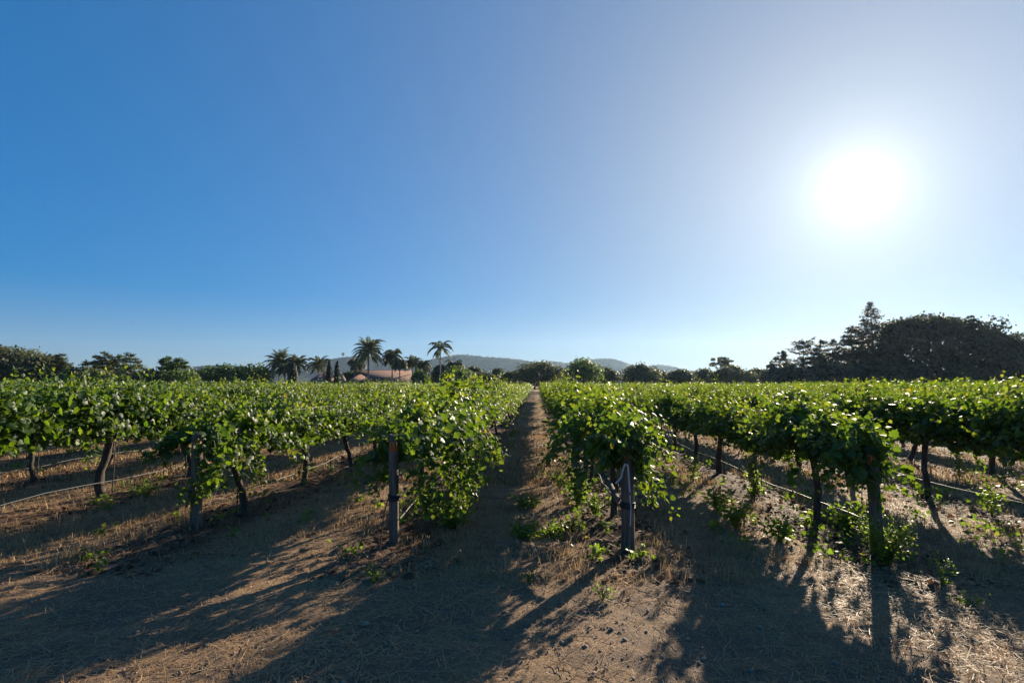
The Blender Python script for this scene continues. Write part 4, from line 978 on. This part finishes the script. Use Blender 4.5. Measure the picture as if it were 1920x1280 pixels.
for a, b, t, lab in [(1440, 1520, 684, 'dark shrub below the spiky conifer in the grove'), (1500, 1600, 680, 'dark shrub below the open branched conifer'), (1580, 1690, 678, 'dark shrub at the foot of the tallest conifer'), (1670, 1790, 682, 'dark shrub under the left half of the dome tree'), (1770, 1880, 688, 'dark shrub under the right half of the dome tree')]:
    tree('shrub', a, b, t, 97, 'pine_dark', lab, 2000, .5, 16, .4, dome=.5, cat='shrub', trunk_r=.15, depth=5)
# lone tree on the ridge
def ridge_tree():
    d = 2300; base = at(643, 669, d); root = tag(empty('ridge_tree', base), 'lone round headed tree on the ridge above the house', 'tree')
    c = MB(); leaf_cloud(c, np.array([(0, 0, 13.)]), np.array([(6.5, 6, 7.)]), 160, 4.0); c.build('crown', M['dull'], root)
    t = MB(); t.tube([(0, 0, -4), (0, 0, 9)], [1.2, .8], 6); t.build('trunk', M['bark'], root)
ridge_tree()

# ------------------------------------------------------------------ houses
def gable_roof(mb, x0, x1, y0, y1, ze, zr, along='x', over=.35, th=.14, hip=0.0):
    """two thick roof slopes; ridge along x or y"""
    if along == 'x':
        ym = (y0 + y1) / 2; a0, a1 = x0 - over, x1 + over; s = (zr - ze) / (ym - y0); zo = ze - over * s
        for sg, ye in ((-1, y0 - over), (1, y1 + over)):
            V = [(a0, ye, zo), (a1, ye, zo), (a1 - hip, ym, zr), (a0 + hip, ym, zr)]; V += [(p[0], p[1], p[2] + th) for p in V]
            mb.add(V, [(0, 1, 2, 3), (4, 7, 6, 5), (0, 4, 5, 1), (1, 5, 6, 2), (2, 6, 7, 3), (3, 7, 4, 0)])
        if hip > 0:
            for a, ar in ((a0, a0 + hip), (a1, a1 - hip)):
                V = [(a, y0 - over, zo), (a, y1 + over, zo), (ar, ym, zr), (a, y0 - over, zo + th), (a, y1 + over, zo + th), (ar, ym, zr + th)]
                mb.add(V, [(0, 1, 2), (3, 5, 4)]); mb.add(V, [(0, 3, 4, 1), (1, 4, 5, 2), (2, 5, 3, 0)])
    else:
        xm = (x0 + x1) / 2; b0, b1 = y0 - over, y1 + over; s = (zr - ze) / (xm - x0); zo = ze - over * s
        for xe in (x0 - over, x1 + over):
            V = [(xe, b0, zo), (xe, b1, zo), (xm, b1, zr), (xm, b0, zr)]; V += [(p[0], p[1], p[2] + th) for p in V]
            mb.add(V, [(0, 1, 2, 3), (4, 7, 6, 5), (0, 4, 5, 1), (1, 5, 6, 2), (2, 6, 7, 3), (3, 7, 4, 0)])
def house():
    D = 134; o = at(715, 721, D); o.z = 0
    root = tag(empty('house', o, YAW + R(13)), 'pink tile roofed house behind the palms', 'house')
    k = D / FPX; X = lambda px: (px - 715) * k; Z = lambda py: CAM_H + (721.5 - py) * k
    w = MB()
    w.box((X(664), 0, -.3), (X(768), 20, Z(714)))                 # main block
    w.box((X(586), -1, -.3), (X(640), 9, Z(715)))                # left wing
    w.box((X(639), -3.2, -.3), (X(652), -1.02, Z(715)))          # gabled porch
    w.box((X(790), 1, -.3), (X(803), 6, Z(719)))                 # small right wing
    for x0, x1, yf, zb, zt in ((639, 652, -3.2, 715, 705), (790, 803, 1, 719, 712)):
        xm = (X(x0) + X(x1)) / 2; w.add([(X(x0), yf, Z(zb)), (X(x1), yf, Z(zb)), (xm, yf, Z(zt))], [(0, 1, 2)])
    for xx in (664, 768): w.add([(X(xx), 0, Z(714)), (X(xx), 20, Z(714)), (X(xx), 10, Z(694))], [(0, 1, 2)])
    w.build('wall', M['stucco'], root)
    r = MB()
    gable_roof(r, X(664), X(768), 0, 20, Z(715), Z(692), 'x', .4)
    main = r.build('roof', M['tile'], root)
    rk = MB(); rk.tube([(X(662), 10, Z(691.4)), (X(770), 10, Z(691.4))], .13, 8); rk.build('ridge_cap', M['trim'], main)
    r = MB(); gable_roof(r, X(586), X(641), -1, 9, Z(716), Z(697.5), 'x', .4, hip=3.5); lw = r.build('roof', M['tile'], root)
    r = MB(); gable_roof(r, X(639), X(652), -3.3, 2.0, Z(715.5), Z(703.5), 'y', .3); r.build('roof', M['tile'], root)
    r = MB(); gable_roof(r, X(790), X(803), .9, 6, Z(719), Z(711), 'y', .25); r.build('roof', M['tile'], root)
    r = MB(); gable_roof(r, X(655), X(698), -4.4, 5, Z(716.5), Z(702.5), 'x', .35, hip=3.0); r.build('roof', M['tile'], root)
    w2 = MB(); w2.box((X(655), -4.4, -.3), (X(698), -.02, Z(716))); w2.build('wall', M['stucco'], root)
    # cream barge boards along the gables
    for x0, x1, yf, ze, zr in ((637, 654, -3.66, 716.5, 702.4), (788.5, 804.5, .6, 719.5, 710.2)):
        xm = (X(x0) + X(x1)) / 2
        for xe in (X(x0), X(x1)):
            f = MB(); V = [(xe, yf, Z(ze) - .3), (xe, yf, Z(ze)), (xm, yf, Z(zr)), (xm, yf, Z(zr) - .35)]; V += [(p[0], p[1] - .06, p[2]) for p in V]
            f.add(V, [(0, 1, 2, 3), (4, 7, 6, 5), (0, 4, 5, 1), (1, 5, 6, 2), (2, 6, 7, 3), (3, 7, 4, 0)]); f.build('barge_board', M['trim'], root)
    xe = X(771)
    for ya, yb in ((-.45, 10), (20.45, 10)):
        f = MB(); V = [(xe, ya, Z(716.8) - .25), (xe, ya, Z(716.8) + .12), (xe, yb, Z(691.3)), (xe, yb, Z(691.3) - .4)]; V += [(p[0] + .07, p[1], p[2]) for p in V]
        f.add(V, [(0, 1, 2, 3), (4, 7, 6, 5), (0, 4, 5, 1), (1, 5, 6, 2), (2, 6, 7, 3), (3, 7, 4, 0)]); f.build('barge_board', M['trim'], root)
    c = MB(); c.box((X(620), 1.2, Z(712)), (X(628), 2.2, Z(697))); c.box((X(619), 1.07, Z(697)), (X(629), 2.33, Z(694.8))); c.build('chimney', M['stucco'], lw)
    for xa in (700, 722, 744):
        q_ = MB(); q_.box((X(xa), -.08, .9), (X(xa + 8), -.003, 2.1)); fr = q_.build('window', M['trim'], root)
        q_ = MB(); q_.box((X(xa + .7), -.10, 1.0), (X(xa + 7.3), -.083, 2.0)); q_.build('pane', M['glass'], fr)
house()
def cottage():
    D = 150; o = at(1157, 721, D); o.z = 0; root = tag(empty('cottage', o, YAW), 'small pale cottage with grey roof between trees right of the path', 'house')
    k = D / FPX; X = lambda px: (px - 1157) * k; Z = lambda py: CAM_H + (721.5 - py) * k
    w = MB(); w.box((X(1144), 0, -.3), (X(1170), 6, Z(711))); w.build('wall', M['pale_wall'], root)
    r = MB(); gable_roof(r, X(1144), X(1170), 0, 6, Z(711), Z(703), 'x', .3); gable_roof(r, X(1152), X(1160), -1.2, 3, Z(711), Z(705), 'y', .2); r.build('roof', M['slate'], root)
    for xa in (1147, 1154, 1163):
        q_ = MB(); q_.box((X(xa), -.05, 1.6), (X(xa + 4), -.003, 2.7)); fr = q_.build('window', M['trim'], root)
        q_ = MB(); q_.box((X(xa + .5), -.07, 1.7), (X(xa + 3.5), -.053, 2.6)); q_.build('pane', M['glass'], fr)
cottage()

# ------------------------------------------------------------------ birds
def bird(px, py, d, span, roll, lab):
    p = at(px, py, d); b = MB(); s = span / 2
    b.tube([(0, -.3 * s, 0), (0, -.15 * s, 0), (0, .1 * s, 0), (0, .35 * s, .02 * s), (0, .46 * s, .02 * s)], [.02 * s, .08 * s, .10 * s, .07 * s, .01 * s], 8)
    for sg in (-1, 1):
        V = [(0, .14 * s, .03 * s), (sg * .5 * s, .2 * s, .22 * s), (sg * s, -.02 * s, .12 * s), (sg * .45 * s, -.05 * s, .19 * s), (0, -.12 * s, .03 * s)]
        V += [(a, b_, c - .025 * s) for a, b_, c in V]; b.add(V, [(0, 1, 2, 3, 4), (9, 8, 7, 6, 5)]); b.add(V, [(0, 5, 6, 1), (1, 6, 7, 2), (2, 7, 8, 3), (3, 8, 9, 4)])
    b.add([(0, -.25 * s, 0), (.1 * s, -.5 * s, 0), (-.1 * s, -.5 * s, 0), (0, -.25 * s, .02 * s), (.1 * s, -.5 * s, .02 * s), (-.1 * s, -.5 * s, .02 * s)], [(0, 1, 2), (3, 5, 4)])
    o = tag(b.build('bird', M['bird'], None, p), lab, 'bird', 'birds in the sky'); o.rotation_euler = (0, R(roll), R(70))
bird(249, 604, 80, .55, 12, 'tiny dark bird gliding in the sky over the left trees')

# ------------------------------------------------------------------ air
hz = MB(); hz.box((-3500, -420, -3.0), (3500, 3800, 320))
m, nt, nd, ln, out = mat('haze_air')
pv = nd.new('ShaderNodeVolumePrincipled'); pv.inputs['Color'].default_value = (0.52, 0.75, 1.0, 1); pv.inputs['Density'].default_value = 0.00008; pv.inputs['Anisotropy'].default_value = 0.45
ln.new(pv.outputs[0], out.inputs['Volume'])
tag(hz.build('haze', m), kind='stuff')
